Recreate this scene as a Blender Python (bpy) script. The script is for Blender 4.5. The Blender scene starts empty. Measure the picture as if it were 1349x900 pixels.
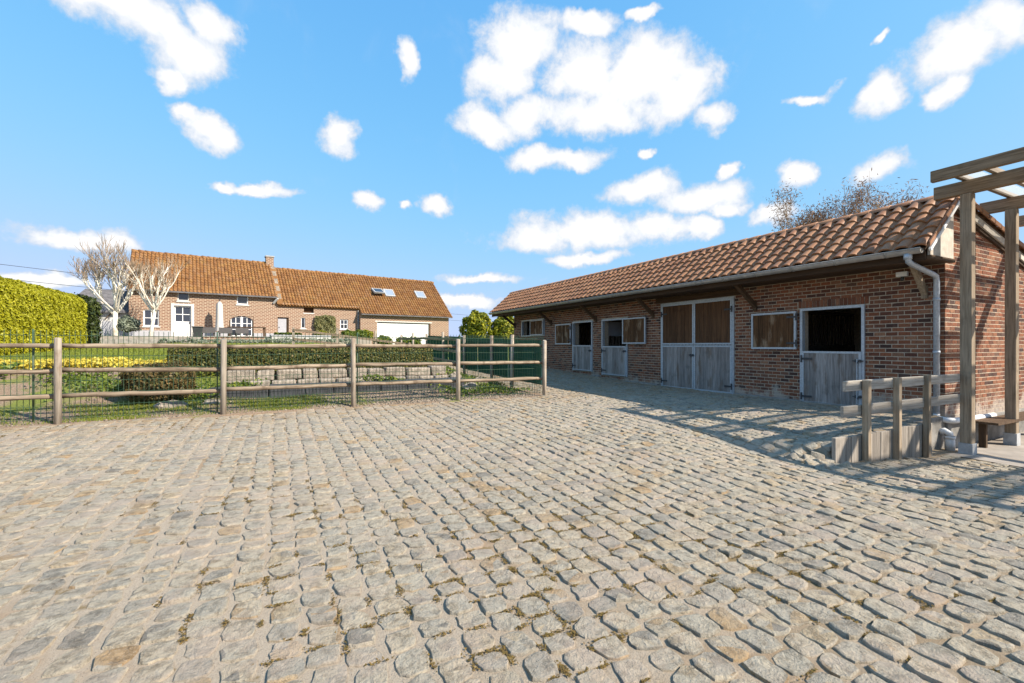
import bpy, math, random
import numpy as np
from mathutils import Matrix, Vector

random.seed(7)
rng = np.random.default_rng(11)
scene = bpy.context.scene
col = scene.collection
R = math.radians

# ------------------------------------------------------------------ camera
cam_d = bpy.data.cameras.new('camera')
cam = bpy.data.objects.new('camera', cam_d)
col.objects.link(cam)
scene.camera = cam
cam_d.sensor_width = 36.0
cam_d.lens = 36.0 * 600.0 / 1349.0
cam_d.clip_start = 0.05
cam_d.clip_end = 6000
cam_d.shift_y = 5.0 / 1349.0
YAW = R(27.2)
cam.location = (0, 0, 1.5)
cam.rotation_euler = (R(90), 0, -YAW)

# ------------------------------------------------------------------ sun and exposure
SUN = Vector((0.84, -0.95, 1.0)).normalized()        # towards the sun
sun_d = bpy.data.lights.new('sun', 'SUN')
sun_d.energy = 5.0
sun_d.angle = R(0.53)
sun_d.color = (1.0, 0.90, 0.76)
sun = bpy.data.objects.new('sun', sun_d)
col.objects.link(sun)
sun.rotation_euler = SUN.to_track_quat('Z', 'Y').to_euler()
sun.location = (20, -20, 30)
vs = scene.view_settings
vs.view_transform = 'Standard'
vs.look = 'None'
vs.exposure = 0.9
vs.gamma = 1.0
scene.cycles.max_bounces = 6
scene.cycles.transparent_max_bounces = 12
scene.cycles.use_denoising = True


# ------------------------------------------------------------------ node helpers
def nn(nt, t, **kw):
    n = nt.nodes.new(t)
    for k, v in kw.items():
        if k == 'op':
            n.operation = v
        else:
            setattr(n, k, v)
    return n


def mth(nt, op, a, b=None, c=None, clamp=False):
    n = nt.nodes.new('ShaderNodeMath')
    n.operation = op
    n.use_clamp = clamp
    for i, v in enumerate((a, b, c)):
        if v is None:
            continue
        if isinstance(v, (int, float)):
            n.inputs[i].default_value = v
        else:
            nt.links.new(v, n.inputs[i])
    return n.outputs[0]


def mixc(nt, fac, a, b, blend='MIX'):
    n = nt.nodes.new('ShaderNodeMix')
    n.data_type = 'RGBA'
    n.blend_type = blend
    n.clamp_factor = True
    for i, v in ((0, fac), (6, a), (7, b)):
        if isinstance(v, (int, float)):
            n.inputs[i].default_value = v
        elif isinstance(v, tuple):
            n.inputs[i].default_value = (*v, 1) if len(v) == 3 else v
        else:
            nt.links.new(v, n.inputs[i])
    return n.outputs[2]


def smooth(nt, v, lo, hi):
    n = nt.nodes.new('ShaderNodeMapRange')
    n.interpolation_type = 'SMOOTHSTEP'
    n.inputs[1].default_value = lo
    n.inputs[2].default_value = hi
    nt.links.new(v, n.inputs[0])
    return n.outputs[0]


def ramp(nt, fac, stops):
    n = nt.nodes.new('ShaderNodeValToRGB')
    cr = n.color_ramp
    while len(cr.elements) < len(stops):
        cr.elements.new(0.5)
    for e, (p, c) in zip(cr.elements, stops):
        e.position = p
        e.color = (*c, 1)
    nt.links.new(fac, n.inputs[0])
    return n.outputs[0]


def noise(nt, scale, detail=4, rough=0.55, vec=None, dist=0.0):
    n = nt.nodes.new('ShaderNodeTexNoise')
    n.inputs['Scale'].default_value = scale
    n.inputs['Detail'].default_value = detail
    n.inputs['Roughness'].default_value = rough
    n.inputs['Distortion'].default_value = dist
    if vec is not None:
        nt.links.new(vec, n.inputs['Vector'])
    return n.outputs[0]


# ------------------------------------------------------------------ world: blue sky with cumulus
def pix_ray(u, v):
    r = (u - 674.5) / 600.0
    S_, C_ = math.sin(YAW), math.cos(YAW)
    return (C_ * r + S_, -S_ * r + C_, (455 - v) / 600.0)


def azel(u, v):
    x, y, z = pix_ray(u, v)
    return math.atan2(x, y) - YAW, math.atan2(z, math.hypot(x, y))


# cumulus heaps: direction (azimuth, elevation) and half-sizes, as angles
CL = [(190, 28, 95, 44), (245, 70, 62, 42), (150, 8, 75, 26), (285, 40, 42, 34), (232, 108, 26, 18),
      (284, 172, 38, 22), (258, 152, 20, 14), (445, 172, 28, 30), (538, 80, 16, 26), (345, 248, 56, 9),
      (288, 241, 22, 7), (480, 270, 24, 13), (576, 275, 21, 15), (534, 276, 12, 7),
      (684, 58, 50, 48), (660, 105, 44, 42), (645, 165, 48, 22), (700, 148, 50, 30), (770, 100, 60, 46),
      (845, 98, 72, 52), (900, 125, 52, 40), (942, 160, 30, 22), (780, 150, 66, 28), (772, 30, 36, 18),
      (846, 16, 24, 9), (742, 206, 62, 18), (850, 200, 13, 8), (968, 221, 16, 10), (852, 250, 56, 22),
      (925, 262, 62, 22), (962, 276, 34, 12), (770, 306, 112, 30), (700, 312, 54, 20), (855, 302, 60, 20),
      (925, 300, 30, 14), (765, 346, 60, 10), (1058, 227, 26, 20), (1152, 222, 36, 20), (1155, 122, 34, 26),
      (1262, 62, 84, 42), (1325, 40, 50, 44), (1242, 122, 32, 20), (1152, 52, 11, 7), (1060, 125, 38, 8),
      (1025, 282, 26, 16), (85, 308, 74, 13), (150, 318, 44, 15), (640, 371, 64, 8), (55, 366, 64, 9),
      (610, 401, 54, 9), (200, 398, 40, 8)]
blobs = []
for (u, v, ru, rv) in CL:
    a0, e0 = azel(u, v)
    a1, _ = azel(u - ru, v)
    a2, _ = azel(u + ru, v)
    _, e1 = azel(u, v + rv)
    _, e2 = azel(u, v - rv)
    blobs.append((a0, e0, abs(a2 - a1) / 2, abs(e2 - e1) / 2))
rs = random.Random(3)
for k in range(26):                                   # the same kind of sky goes on all round
    side = 1 if k % 2 else -1
    a0 = side * (R(58) + rs.random() * R(118))
    e0 = R(4) + rs.random() ** 1.6 * R(58)
    s = 0.04 + rs.random() * 0.11
    blobs.append((a0, e0, s * 1.5 / max(0.5, math.cos(e0)), s * 0.62))
    if rs.random() < .6:
        blobs.append((a0 + s * rs.uniform(-1, 1), e0 + s * rs.uniform(.1, .5), s, s * .55))

world = bpy.data.worlds.new('World')
scene.world = world
world.use_nodes = True
nt = world.node_tree
nt.nodes.clear()
wout = nn(nt, 'ShaderNodeOutputWorld')
bg = nn(nt, 'ShaderNodeBackground')
sky = nn(nt, 'ShaderNodeTexSky')
sky.sky_type = 'NISHITA'
sky.sun_disc = False
sky.sun_elevation = math.asin(SUN.z)
sky.sun_rotation = math.atan2(SUN.x, SUN.y)
sky.air_density = 1.0
sky.dust_density = 0.5
sky.ozone_density = 3.2
sky.altitude = 100
tc = nn(nt, 'ShaderNodeTexCoord')
sep = nn(nt, 'ShaderNodeSeparateXYZ')
vr = nn(nt, 'ShaderNodeVectorRotate')
vr.rotation_type = 'Z_AXIS'
vr.inputs['Angle'].default_value = YAW
nt.links.new(tc.outputs['Generated'], vr.inputs['Vector'])
nt.links.new(vr.outputs[0], sep.inputs[0])
az = mth(nt, 'ARCTAN2', sep.outputs[0], sep.outputs[1])
el = mth(nt, 'ARCSINE', sep.outputs[2])
cmb = nn(nt, 'ShaderNodeCombineXYZ')
nt.links.new(az, cmb.inputs[0])
nt.links.new(el, cmb.inputs[1])
wz = nn(nt, 'ShaderNodeTexNoise')
wz.inputs['Scale'].default_value = 8
wz.inputs['Detail'].default_value = 5
wz.inputs['Roughness'].default_value = 0.6
nt.links.new(tc.outputs['Generated'], wz.inputs['Vector'])
wsub = nn(nt, 'ShaderNodeVectorMath', op='MULTIPLY_ADD')
nt.links.new(wz.outputs['Color'], wsub.inputs[0])
wsub.inputs[1].default_value = (0.13, 0.085, 0)
wsub.inputs[2].default_value = (-0.065, -0.0425, 0)
padd = nn(nt, 'ShaderNodeVectorMath', op='ADD')
nt.links.new(cmb.outputs[0], padd.inputs[0])
nt.links.new(wsub.outputs[0], padd.inputs[1])
P = padd.outputs[0]
acc = None
for (a0, e0, ra, re) in blobs:
    m = nn(nt, 'ShaderNodeVectorMath', op='MULTIPLY_ADD')
    nt.links.new(P, m.inputs[0])
    m.inputs[1].default_value = (1 / ra, 1 / re, 0)
    m.inputs[2].default_value = (-a0 / ra, -e0 / re, 0)
    l = nn(nt, 'ShaderNodeVectorMath', op='LENGTH')
    nt.links.new(m.outputs[0], l.inputs[0])
    d = mth(nt, 'MINIMUM', l.outputs['Value'], 2.2)
    # soft union
    acc = d if acc is None else mth(nt, 'SMOOTH_MIN', acc, d, 0.25)
fz = noise(nt, 13, 10, 0.64, tc.outputs['Generated'], 0.15)
f = mth(nt, 'SUBTRACT', 1.25, acc)
f2 = mth(nt, 'ADD', f, mth(nt, 'MULTIPLY', mth(nt, 'SUBTRACT', fz, 0.5), 1.9))
dens = smooth(nt, f2, 0.02, 0.56)
wisps = smooth(nt, noise(nt, 5.5, 6, 0.6, tc.outputs['Generated'], 0.6), 0.56, 0.85)
dens = mth(nt, 'MAXIMUM', dens, mth(nt, 'MULTIPLY', wisps, 0.22))
core = smooth(nt, mth(nt, 'ADD', f, mth(nt, 'MULTIPLY', mth(nt, 'SUBTRACT', fz, 0.5), 1.9)), 0.25, 0.95)
# the photograph's grading of the sky: bright pale horizon held back, deeper blue above
ssep = nn(nt, 'ShaderNodeSeparateColor')
scmb = nn(nt, 'ShaderNodeCombineColor')
nt.links.new(sky.outputs[0], ssep.inputs[0])
for ch, (A_, B_) in enumerate(((2.5, 2.9), (2.58, 1.2), (3.7, 1.1))):
    ex = mth(nt, 'EXPONENT', mth(nt, 'MULTIPLY', ssep.outputs[ch], -1.0 / B_))
    nt.links.new(mth(nt, 'MULTIPLY_ADD', ex, -A_, A_), scmb.inputs[ch])
ccol = mixc(nt, core, (2.5, 2.8, 3.25), (3.9, 3.9, 3.95))
skyc = mixc(nt, dens, scmb.outputs[0], ccol)
nt.links.new(skyc, bg.inputs[0])
bg.inputs[1].default_value = 0.15
world.cycles.sampling_method = 'MANUAL'
world.cycles.sample_map_resolution = 256
nt.links.new(bg.outputs[0], wout.inputs[0])


# ------------------------------------------------------------------ object helpers
class MB:
    """collects vertices and faces of one mesh"""
    def __init__(self):
        self.v = []
        self.f = []

    def add(self, vs_, fs_):
        o = len(self.v)
        self.v.extend(vs_)
        self.f.extend([tuple(i + o for i in q) for q in fs_])
        return self

    def box(self, x0, x1, y0, y1, z0, z1, tf=None):
        vv = [(x, y, z) for z in (z0, z1) for y in (y0, y1) for x in (x0, x1)]
        if tf:
            vv = [tf(*p) for p in vv]
        return self.add(vv, [(0, 2, 3, 1), (4, 5, 7, 6), (0, 1, 5, 4), (2, 6, 7, 3), (0, 4, 6, 2), (1, 3, 7, 5)])

    def bar(self, p0, p1, w, h, up=(0, 0, 1)):
        """a rectangular bar between two points, w across, h along up"""
        p0, p1, up = Vector(p0), Vector(p1), Vector(up)
        d = (p1 - p0).normalized()
        s = d.cross(up).normalized()
        t = s.cross(d).normalized()
        vv = []
        for p in (p0, p1):
            for a, b in ((-1, -1), (1, -1), (1, 1), (-1, 1)):
                vv.append(tuple(p + s * a * w / 2 + t * b * h / 2))
        return self.add(vv, [(3, 2, 1, 0), (4, 5, 6, 7), (0, 1, 5, 4), (1, 2, 6, 5), (2, 3, 7, 6), (3, 0, 4, 7)])

    def tube(self, pts, rad, n=8, cap=True):
        pts = [Vector(p) for p in pts]
        if not isinstance(rad, (list, tuple)):
            rad = [rad] * len(pts)
        o = len(self.v)
        ref = None
        for i, p in enumerate(pts):
            d = (pts[min(i + 1, len(pts) - 1)] - pts[max(i - 1, 0)]).normalized()
            if ref is None:
                ref = Vector((0, 0, 1)) if abs(d.z) < .9 else Vector((1, 0, 0))
            s = d.cross(ref).normalized()
            t = s.cross(d).normalized()
            ref = t
            for k in range(n):
                a = 2 * math.pi * k / n
                q = p + (s * math.cos(a) + t * math.sin(a)) * rad[i]
                self.v.append(tuple(q))
        for i in range(len(pts) - 1):
            for k in range(n):
                a, b = o + i * n + k, o + i * n + (k + 1) % n
                self.f.append((a, b, b + n, a + n))
        if cap:
            self.f.append(tuple(o + k for k in reversed(range(n))))
            e = o + (len(pts) - 1) * n
            self.f.append(tuple(e + k for k in range(n)))
        return self

    def obj(self, name, mat, parent=None, smooth=False, bevel=0):
        return mkobj(name, self.v, self.f, mat, parent, smooth, bevel)


def mkobj(name, v, f, mat, parent=None, smooth=False, bevel=0):
    me = bpy.data.meshes.new(name)
    me.from_pydata(v, [], f)
    if mat is not None:
        me.materials.append(mat)
    if smooth:
        me.polygons.foreach_set('use_smooth', [True] * len(me.polygons))
    return link(name, me, parent, bevel)


def link(name, me, parent=None, bevel=0):
    o = bpy.data.objects.new(name, me)
    col.objects.link(o)
    if bevel:
        md = o.modifiers.new('bevel', 'BEVEL')
        md.width = bevel
        md.segments = 2
        md.limit_method = 'ANGLE'
    par(o, parent)
    return o


def par(o, p):
    if p is not None:
        o.parent = p
        if p.type == 'EMPTY':
            o.matrix_parent_inverse = Matrix.Translation(-p.location)


def np_obj(name, V, F, mat, parent=None, smooth=False):
    """V (n,3), F (m,k) arrays"""
    me = bpy.data.meshes.new(name)
    V = np.ascontiguousarray(V, dtype=np.float32)
    F = np.ascontiguousarray(F, dtype=np.int32)
    m, k = F.shape
    me.vertices.add(len(V))
    me.vertices.foreach_set('co', V.ravel())
    me.loops.add(m * k)
    me.loops.foreach_set('vertex_index', F.ravel())
    me.polygons.add(m)
    me.polygons.foreach_set('loop_start', np.arange(0, m * k, k, dtype=np.int32))
    if smooth:
        me.polygons.foreach_set('use_smooth', np.ones(m, dtype=bool))
    me.update(calc_edges=True)
    if mat is not None:
        me.materials.append(mat)
    return link(name, me, parent)


def thing(name, loc, label, cat, group=None):
    o = bpy.data.objects.new(name, None)
    o.empty_display_size = 0.2
    o.location = loc
    col.objects.link(o)
    return tag(o, label, cat, group)


def tag(o, label, cat, group=None):
    o['label'] = label
    o['category'] = cat
    if group:
        o['group'] = group
    return o


def struct(o):
    o['kind'] = 'structure'
    return o


def stuff(o, label=None, cat=None):
    o['kind'] = 'stuff'
    if label:
        tag(o, label, cat)
    return o


def sm(a, b, x):
    t = np.clip((x - a) / (b - a), 0, 1)
    return t * t * (3 - 2 * t)


# ------------------------------------------------------------------ materials
def new_mat(name):
    m = bpy.data.materials.new(name)
    m.use_nodes = True
    n = m.node_tree
    b = n.nodes['Principled BSDF']
    return m, n, b


def rnd(nt):
    """a random number per mesh island and per object"""
    g = nn(nt, 'ShaderNodeNewGeometry')
    o = nn(nt, 'ShaderNodeObjectInfo')
    return mth(nt, 'FRACT', mth(nt, 'ADD', g.outputs['Random Per Island'], o.outputs['Random']))


def bump(nt, b, h, strength=0.4, dist=0.01):
    n = nn(nt, 'ShaderNodeBump')
    n.inputs['Strength'].default_value = strength
    n.inputs['Distance'].default_value = dist
    nt.links.new(h, n.inputs['Height'])
    nt.links.new(n.outputs[0], b.inputs['Normal'])


def pos(nt):
    return nn(nt, 'ShaderNodeNewGeometry').outputs['Position']


def stretched(nt, sx, sy, sz):
    m = nn(nt, 'ShaderNodeVectorMath', op='MULTIPLY')
    nt.links.new(pos(nt), m.inputs[0])
    m.inputs[1].default_value = (sx, sy, sz)
    return m.outputs[0]


def simple(name, c, rough=0.8, var=0.25, scale=6.0, bmp=0.15, metal=0.0, bd=0.01, detail=5, c2=None, dirt=None):
    m, n, b = new_mat(name)
    p = pos(n)
    f = noise(n, scale, detail, 0.6, p)
    ca = tuple(x * (1 - var) for x in c)
    cb = c2 or tuple(min(1, x * (1 + var)) for x in c)
    cc = mixc(n, smooth(n, f, .3, .7), ca, cb)
    if dirt:
        cc = mixc(n, smooth(n, noise(n, scale * .35, 6, .65, p), .5, .72), cc, dirt)
    n.links.new(cc, b.inputs['Base Color'])
    b.inputs['Roughness'].default_value = rough
    b.inputs['Metallic'].default_value = metal
    if bmp:
        bump(n, b, noise(n, scale * 5, 5, .6, p), bmp, bd)
    return m


def wood(name, c1, c2, axis='z', grain=22.0, rough=0.85, knots=True, island=0.25, blotch=None):
    """planks: long grain streaks, each piece a little different"""
    m, n, b = new_mat(name)
    k = {'x': (1.2, grain, grain), 'y': (grain, 1.2, grain), 'z': (grain, grain, 1.2)}[axis]
    v = stretched(n, *k)
    r = rnd(n)
    off = nn(n, 'ShaderNodeVectorMath', op='ADD')
    n.links.new(v, off.inputs[0])
    cx = nn(n, 'ShaderNodeCombineXYZ')
    for i in range(3):
        n.links.new(mth(n, 'MULTIPLY', r, 37.0 + i * 11), cx.inputs[i])
    n.links.new(cx.outputs[0], off.inputs[1])
    g = noise(n, 1.6, 8, .65, off.outputs[0], 0.4)
    cc = mixc(n, smooth(n, g, .28, .72), c1, c2)
    sh = mth(n, 'ADD', 1 - island, mth(n, 'MULTIPLY', r, 2 * island))
    hsv = nn(n, 'ShaderNodeHueSaturation')
    n.links.new(cc, hsv.inputs['Color'])
    n.links.new(sh, hsv.inputs['Value'])
    oc = hsv.outputs[0]
    if knots:
        big = noise(n, 3.0, 4, .6, pos(n))
        oc = mixc(n, mth(n, 'MULTIPLY', smooth(n, big, .55, .75), .45), oc, tuple(x * .45 for x in c1))
    if blotch:
        bl = smooth(n, noise(n, 2.2, 5, .6, stretched(n, 2.5, 2.5, .8)), .52, .66)
        oc = mixc(n, mth(n, 'MULTIPLY', bl, .7), oc, blotch)
    n.links.new(oc, b.inputs['Base Color'])
    b.inputs['Roughness'].default_value = rough
    b.inputs['Specular IOR Level'].default_value = 0.25
    bump(n, b, g, .5, .004)
    return m


# cobblestones
M = {}
m, n, b = new_mat('cobblestone')
r = rnd(n)
p = pos(n)
cc = ramp(n, r, [(0.0, (.20, .18, .15)), (.10, (.29, .26, .21)), (.35, (.36, .32, .25)), (.6, (.39, .325, .235)),
                 (.82, (.33, .295, .235)), (.93, (.37, .295, .195)), (.985, (.34, .235, .13))])
mot = noise(n, 17, 7, .66, p, .3)
cc = mixc(n, mth(n, 'MULTIPLY', smooth(n, mot, .44, .64), .85), cc, mixc(n, 1.0, cc, (.50, .48, .45), 'MULTIPLY'))
pit = smooth(n, noise(n, 48, 5, .7, p), .56, .68)
cc = mixc(n, mth(n, 'MULTIPLY', pit, .45), cc, (.13, .11, .09))
blu = smooth(n, noise(n, 6, 3, .5, p), .45, .7)
cc = mixc(n, mth(n, 'MULTIPLY', blu, .25), cc, (.31, .305, .265))
speck = smooth(n, noise(n, 120, 2, .6, p), .56, .7)
cc = mixc(n, mth(n, 'MULTIPLY', speck, .35), cc, (.44, .40, .35))
dust = smooth(n, noise(n, 2.6, 7, .62, p), .45, .68)
cc = mixc(n, mth(n, 'MULTIPLY', dust, .7), cc, (.37, .30, .24))
py_ = nn(n, 'ShaderNodeSeparateXYZ')
n.links.new(p, py_.inputs[0])
edge = mth(n, 'MULTIPLY', smooth(n, py_.outputs[1], 7.6, 9.6), smooth(n, noise(n, 3.5, 6, .65, p), .42, .62))
rust = mth(n, 'MAXIMUM', smooth(n, noise(n, 9, 4, .55, p), .66, .8), edge)
cc = mixc(n, mth(n, 'MULTIPLY', rust, .55), cc, (.28, .18, .09))
n.links.new(cc, b.inputs['Base Color'])
b.inputs['Roughness'].default_value = .82
b.inputs['Specular IOR Level'].default_value = .3
h = mth(n, 'ADD', noise(n, 26, 8, .7, p, .5), mth(n, 'MULTIPLY', noise(n, 85, 4, .6, p), .35))
bump(n, b, h, 1.0, .024)
M['cobble'] = m

m, n, b = new_mat('joint_sand')
p = pos(n)
cc = mixc(n, noise(n, 60, 6, .7, p), (.235, .19, .142), (.44, .37, .285))
cc = mixc(n, smooth(n, noise(n, 180, 2, .5, p), .6, .72), cc, (.12, .09, .07))
cc = mixc(n, mth(n, 'MULTIPLY', smooth(n, noise(n, 1.1, 6, .6, p), .5, .68), .75), cc, (.27, .18, .105))
px_ = nn(n, 'ShaderNodeSeparateXYZ')
n.links.new(p, px_.inputs[0])
side = smooth(n, mth(n, 'MULTIPLY_ADD', px_.outputs[1], -.3, px_.outputs[0]), -.6, 2.2)
cc = mixc(n, mth(n, 'MULTIPLY', mth(n, 'MULTIPLY', side, smooth(n, noise(n, 4, 6, .65, p), .35, .6)), .75), cc, (.20, .145, .085))
moss = smooth(n, mth(n, 'ADD', mth(n, 'MULTIPLY', noise(n, .8, 4, .6, p), .55), mth(n, 'MULTIPLY', noise(n, 9, 4, .6, p), .45)), .54, .62)
cc = mixc(n, mth(n, 'MULTIPLY', moss, .8), cc, (.15, .10, .032))
n.links.new(cc, b.inputs['Base Color'])
b.inputs['Roughness'].default_value = .95
bump(n, b, noise(n, 90, 7, .7, p), .9, .012)
M['sand'] = m

m, n, b = new_mat('moss')
p = pos(n)
cc = mixc(n, rnd(n), (.11, .07, .018), (.25, .155, .04))
n.links.new(mixc(n, smooth(n, noise(n, 70, 4, .6, p), .4, .7), cc, (.15, .11, .025)), b.inputs['Base Color'])
b.inputs['Roughness'].default_value = 1
bump(n, b, noise(n, 160, 4, .7, p), 1, .01)
M['moss'] = m


def brick_mat(name, stops, pale, pale_z):
    m, n, b = new_mat(name)
    r = rnd(n)
    p = pos(n)
    cc = ramp(n, r, stops)
    cc = mixc(n, mth(n, 'MULTIPLY', smooth(n, noise(n, 32, 5, .65, p), .45, .7), .6), cc, (.05, .035, .032))
    cc = mixc(n, mth(n, 'MULTIPLY', smooth(n, noise(n, 14, 5, .65, p), .55, .75), .35), cc, (.27, .17, .12))
    if pale:
        z = nn(n, 'ShaderNodeSeparateXYZ')
        n.links.new(p, z.inputs[0])
        k = mth(n, 'ADD', mth(n, 'MULTIPLY', noise(n, 2.4, 6, .7, p), 1.6), mth(n, 'MULTIPLY', z.outputs[2], -1.0))
        cc = mixc(n, mth(n, 'MULTIPLY', smooth(n, k, pale_z, pale_z + .3), .75), cc, pale)
    n.links.new(cc, b.inputs['Base Color'])
    b.inputs['Roughness'].default_value = .9
    b.inputs['Specular IOR Level'].default_value = .2
    bump(n, b, noise(n, 60, 6, .7, p), .8, .01)
    return m


M['brick'] = brick_mat('stable_brick', [(0, (.06, .037, .032)), (.18, (.165, .064, .038)), (.4, (.265, .098, .05)), (.62, (.245, .112, .063)),
                                        (.8, (.14, .062, .043)), (.92, (.31, .155, .09)), (1, (.085, .054, .046))], (.42, .37, .32), .30)
M['mortar'] = simple('mortar', (.44, .37, .285), .95, .2, 18, .6, bd=.008)
M['plinth'] = simple('concrete_plinth', (.21, .2, .185), .9, .35, 4, .5, dirt=(.11, .10, .085))
M['concrete'] = simple('concrete_apron', (.30, .265, .23), .92, .22, 2.5, .35, dirt=(.22, .185, .15))
M['kerb'] = simple('kerb_concrete', (.26, .245, .225), .9, .25, 7, .4)

# fired clay tiles
def tile_mat(name, stops, lichen, lc, ls=2.5):
    m, n, b = new_mat(name)
    p = pos(n)
    cc = ramp(n, rnd(n), stops)
    cc = mixc(n, mth(n, 'MULTIPLY', smooth(n, noise(n, 9, 5, .6, p), .45, .75), .5), cc, tuple(x * .5 for x in stops[1][1]))
    cc = mixc(n, mth(n, 'MULTIPLY', smooth(n, noise(n, ls, 7, .68, p), .5, .7), lichen), cc, lc)
    n.links.new(cc, b.inputs['Base Color'])
    b.inputs['Roughness'].default_value = .62
    b.inputs['Specular IOR Level'].default_value = .35
    bump(n, b, noise(n, 40, 5, .6, p), .25, .006)
    return m


M['tile'] = tile_mat('stable_roof_tile', [(0, (.27, .12, .058)), (.35, (.325, .152, .072)), (.7, (.355, .175, .085)), (1, (.29, .14, .075))], .25, (.22, .135, .08))
M['oldtile'] = tile_mat('house_roof_tile', [(0, (.17, .078, .027)), (.35, (.225, .102, .032)), (.7, (.275, .135, .042)), (1, (.24, .125, .055))], .55, (.30, .18, .055), 1.6)
M['slate'] = simple('weathered_slate', (.11, .105, .11), .8, .3, 5, .3)

M['galv'] = simple('galvanised_steel', (.42, .46, .51), .5, .16, 30, .05, metal=.35)
M['zinc'] = simple('zinc', (.33, .315, .29), .5, .15, 8, .05, metal=.55)
M['iron'] = simple('black_iron', (.045, .045, .05), .6, .2, 12, .1)
M['plank_brown'] = wood('brown_door_plank', (.06, .029, .014), (.135, .066, .031), 'z', blotch=None)
M['plank_worn'] = wood('worn_shutter_plank', (.062, .03, .013), (.14, .068, .03), 'z', blotch=(.33, .23, .15))
M['plank_grey'] = wood('bleached_door_plank', (.17, .15, .14), (.36, .33, .315), 'z', blotch=(.16, .115, .085))
M['fence_post'] = wood('weathered_post', (.22, .18, .14), (.40, .345, .28), 'z', blotch=(.17, .12, .085))
M['fence_rail'] = wood('weathered_rail', (.13, .09, .06), (.33, .265, .195), 'x', blotch=(.11, .075, .048))
M['fence_rail_y'] = wood('weathered_rail_lengthwise', (.12, .085, .05), (.29, .23, .17), 'y')
M['silver_z'] = wood('silvered_upright', (.18, .135, .09), (.36, .285, .205), 'z')
M['silver_x'] = wood('silvered_rail', (.24, .21, .175), (.43, .39, .335), 'x')
M['silver_plank'] = wood('silvered_plank', (.17, .145, .12), (.33, .29, .245), 'z')
M['beam_y'] = wood('pergola_beam', (.13, .09, .055), (.30, .22, .145), 'y')
M['beam_x'] = wood('pergola_batten', (.17, .135, .10), (.30, .25, .20), 'x')
M['dark_wood_y'] = wood('brown_soffit', (.04, .023, .013), (.085, .05, .028), 'y')
M['dark_wood'] = wood('brown_bracket', (.06, .036, .021), (.12, .075, .043), 'z')
M['palewood'] = simple('pale_gable_board', (.46, .42, .36), .85, .15, 9, .2, dirt=(.40, .35, .29))
M['white'] = simple('white_paint', (.80, .80, .79), .5, .03, 5, .02)
M['offwhite'] = simple('off_white_paint', (.55, .53, .50), .6, .06, 5, .05)
M['greypaint'] = simple('grey_paint', (.36, .36, .385), .6, .06, 5, .05)
M['plastic_white'] = simple('white_plastic_pipe', (.66, .67, .68), .45, .06, 9, .02, dirt=(.45, .43, .40))
M['bluestone'] = simple('blue_stone', (.34, .35, .36), .8, .2, 10, .3)
M['green_wire'] = simple('green_coated_wire', (.035, .075, .04), .5, .15, 10, 0)
M['green_cloth'] = simple('green_windbreak', (.018, .085, .062), .8, .25, 2.0, .1)
_n = M['green_cloth'].node_tree
_b = _n.nodes['Principled BSDF']
_t = nn(_n, 'ShaderNodeBsdfTranslucent')
_t.inputs[0].default_value = (.03, .16, .115, 1)
_x = nn(_n, 'ShaderNodeMixShader')
_x.inputs[0].default_value = .5
_n.links.new(_b.outputs[0], _x.inputs[1])
_n.links.new(_t.outputs[0], _x.inputs[2])
_n.links.new(_x.outputs[0], _n.nodes['Material Output'].inputs[0])
M['wet'] = simple('interior_board', (.13, .10, .08), .9, .3, 8, .2)
M['rubber'] = simple('dark_plastic', (.03, .035, .035), .5, .2, 10, .02)
M['wicker'] = simple('grey_wicker', (.075, .07, .07), .8, .3, 40, .3)
m, n, b = new_mat('window_glass')
b.inputs['Base Color'].default_value = (.03, .035, .045, 1)
b.inputs['Roughness'].default_value = .06
b.inputs['Specular IOR Level'].default_value = .9
M['glass'] = m
m, n, b = new_mat('clear_roof_sheet')
b.inputs['Base Color'].default_value = (.85, .86, .84, 1)
b.inputs['Roughness'].default_value = .5
tr = nn(n, 'ShaderNodeBsdfTransparent')
tl = nn(n, 'ShaderNodeBsdfTranslucent')
tl.inputs[0].default_value = (.9, .88, .82, 1)
mx1 = nn(n, 'ShaderNodeMixShader')
mx1.inputs[0].default_value = .6
n.links.new(b.outputs[0], mx1.inputs[1])
n.links.new(tl.outputs[0], mx1.inputs[2])
mx2 = nn(n, 'ShaderNodeMixShader')
mx2.inputs[0].default_value = .3
n.links.new(tr.outputs[0], mx2.inputs[1])
n.links.new(mx1.outputs[0], mx2.inputs[2])
n.links.new(mx2.outputs[0], n.nodes['Material Output'].inputs[0])
M['sheet'] = m


def leaf_mat(name, stops, trans=.25, rough=.55):
    m, n, b = new_mat(name)
    g = nn(n, 'ShaderNodeNewGeometry')
    cc = ramp(n, g.outputs['Random Per Island'], stops)
    cc = mixc(n, mth(n, 'MULTIPLY', smooth(n, noise(n, 1.6, 4, .6, g.outputs['Position']), .4, .7), .45), cc, stops[0][1])
    n.links.new(cc, b.inputs['Base Color'])
    b.inputs['Roughness'].default_value = rough
    b.inputs['Specular IOR Level'].default_value = .3
    t = nn(n, 'ShaderNodeBsdfTranslucent')
    n.links.new(cc, t.inputs[0])
    x = nn(n, 'ShaderNodeMixShader')
    x.inputs[0].default_value = trans
    n.links.new(b.outputs[0], x.inputs[1])
    n.links.new(t.outputs[0], x.inputs[2])
    n.links.new(x.outputs[0], n.nodes['Material Output'].inputs[0])
    return m


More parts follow.
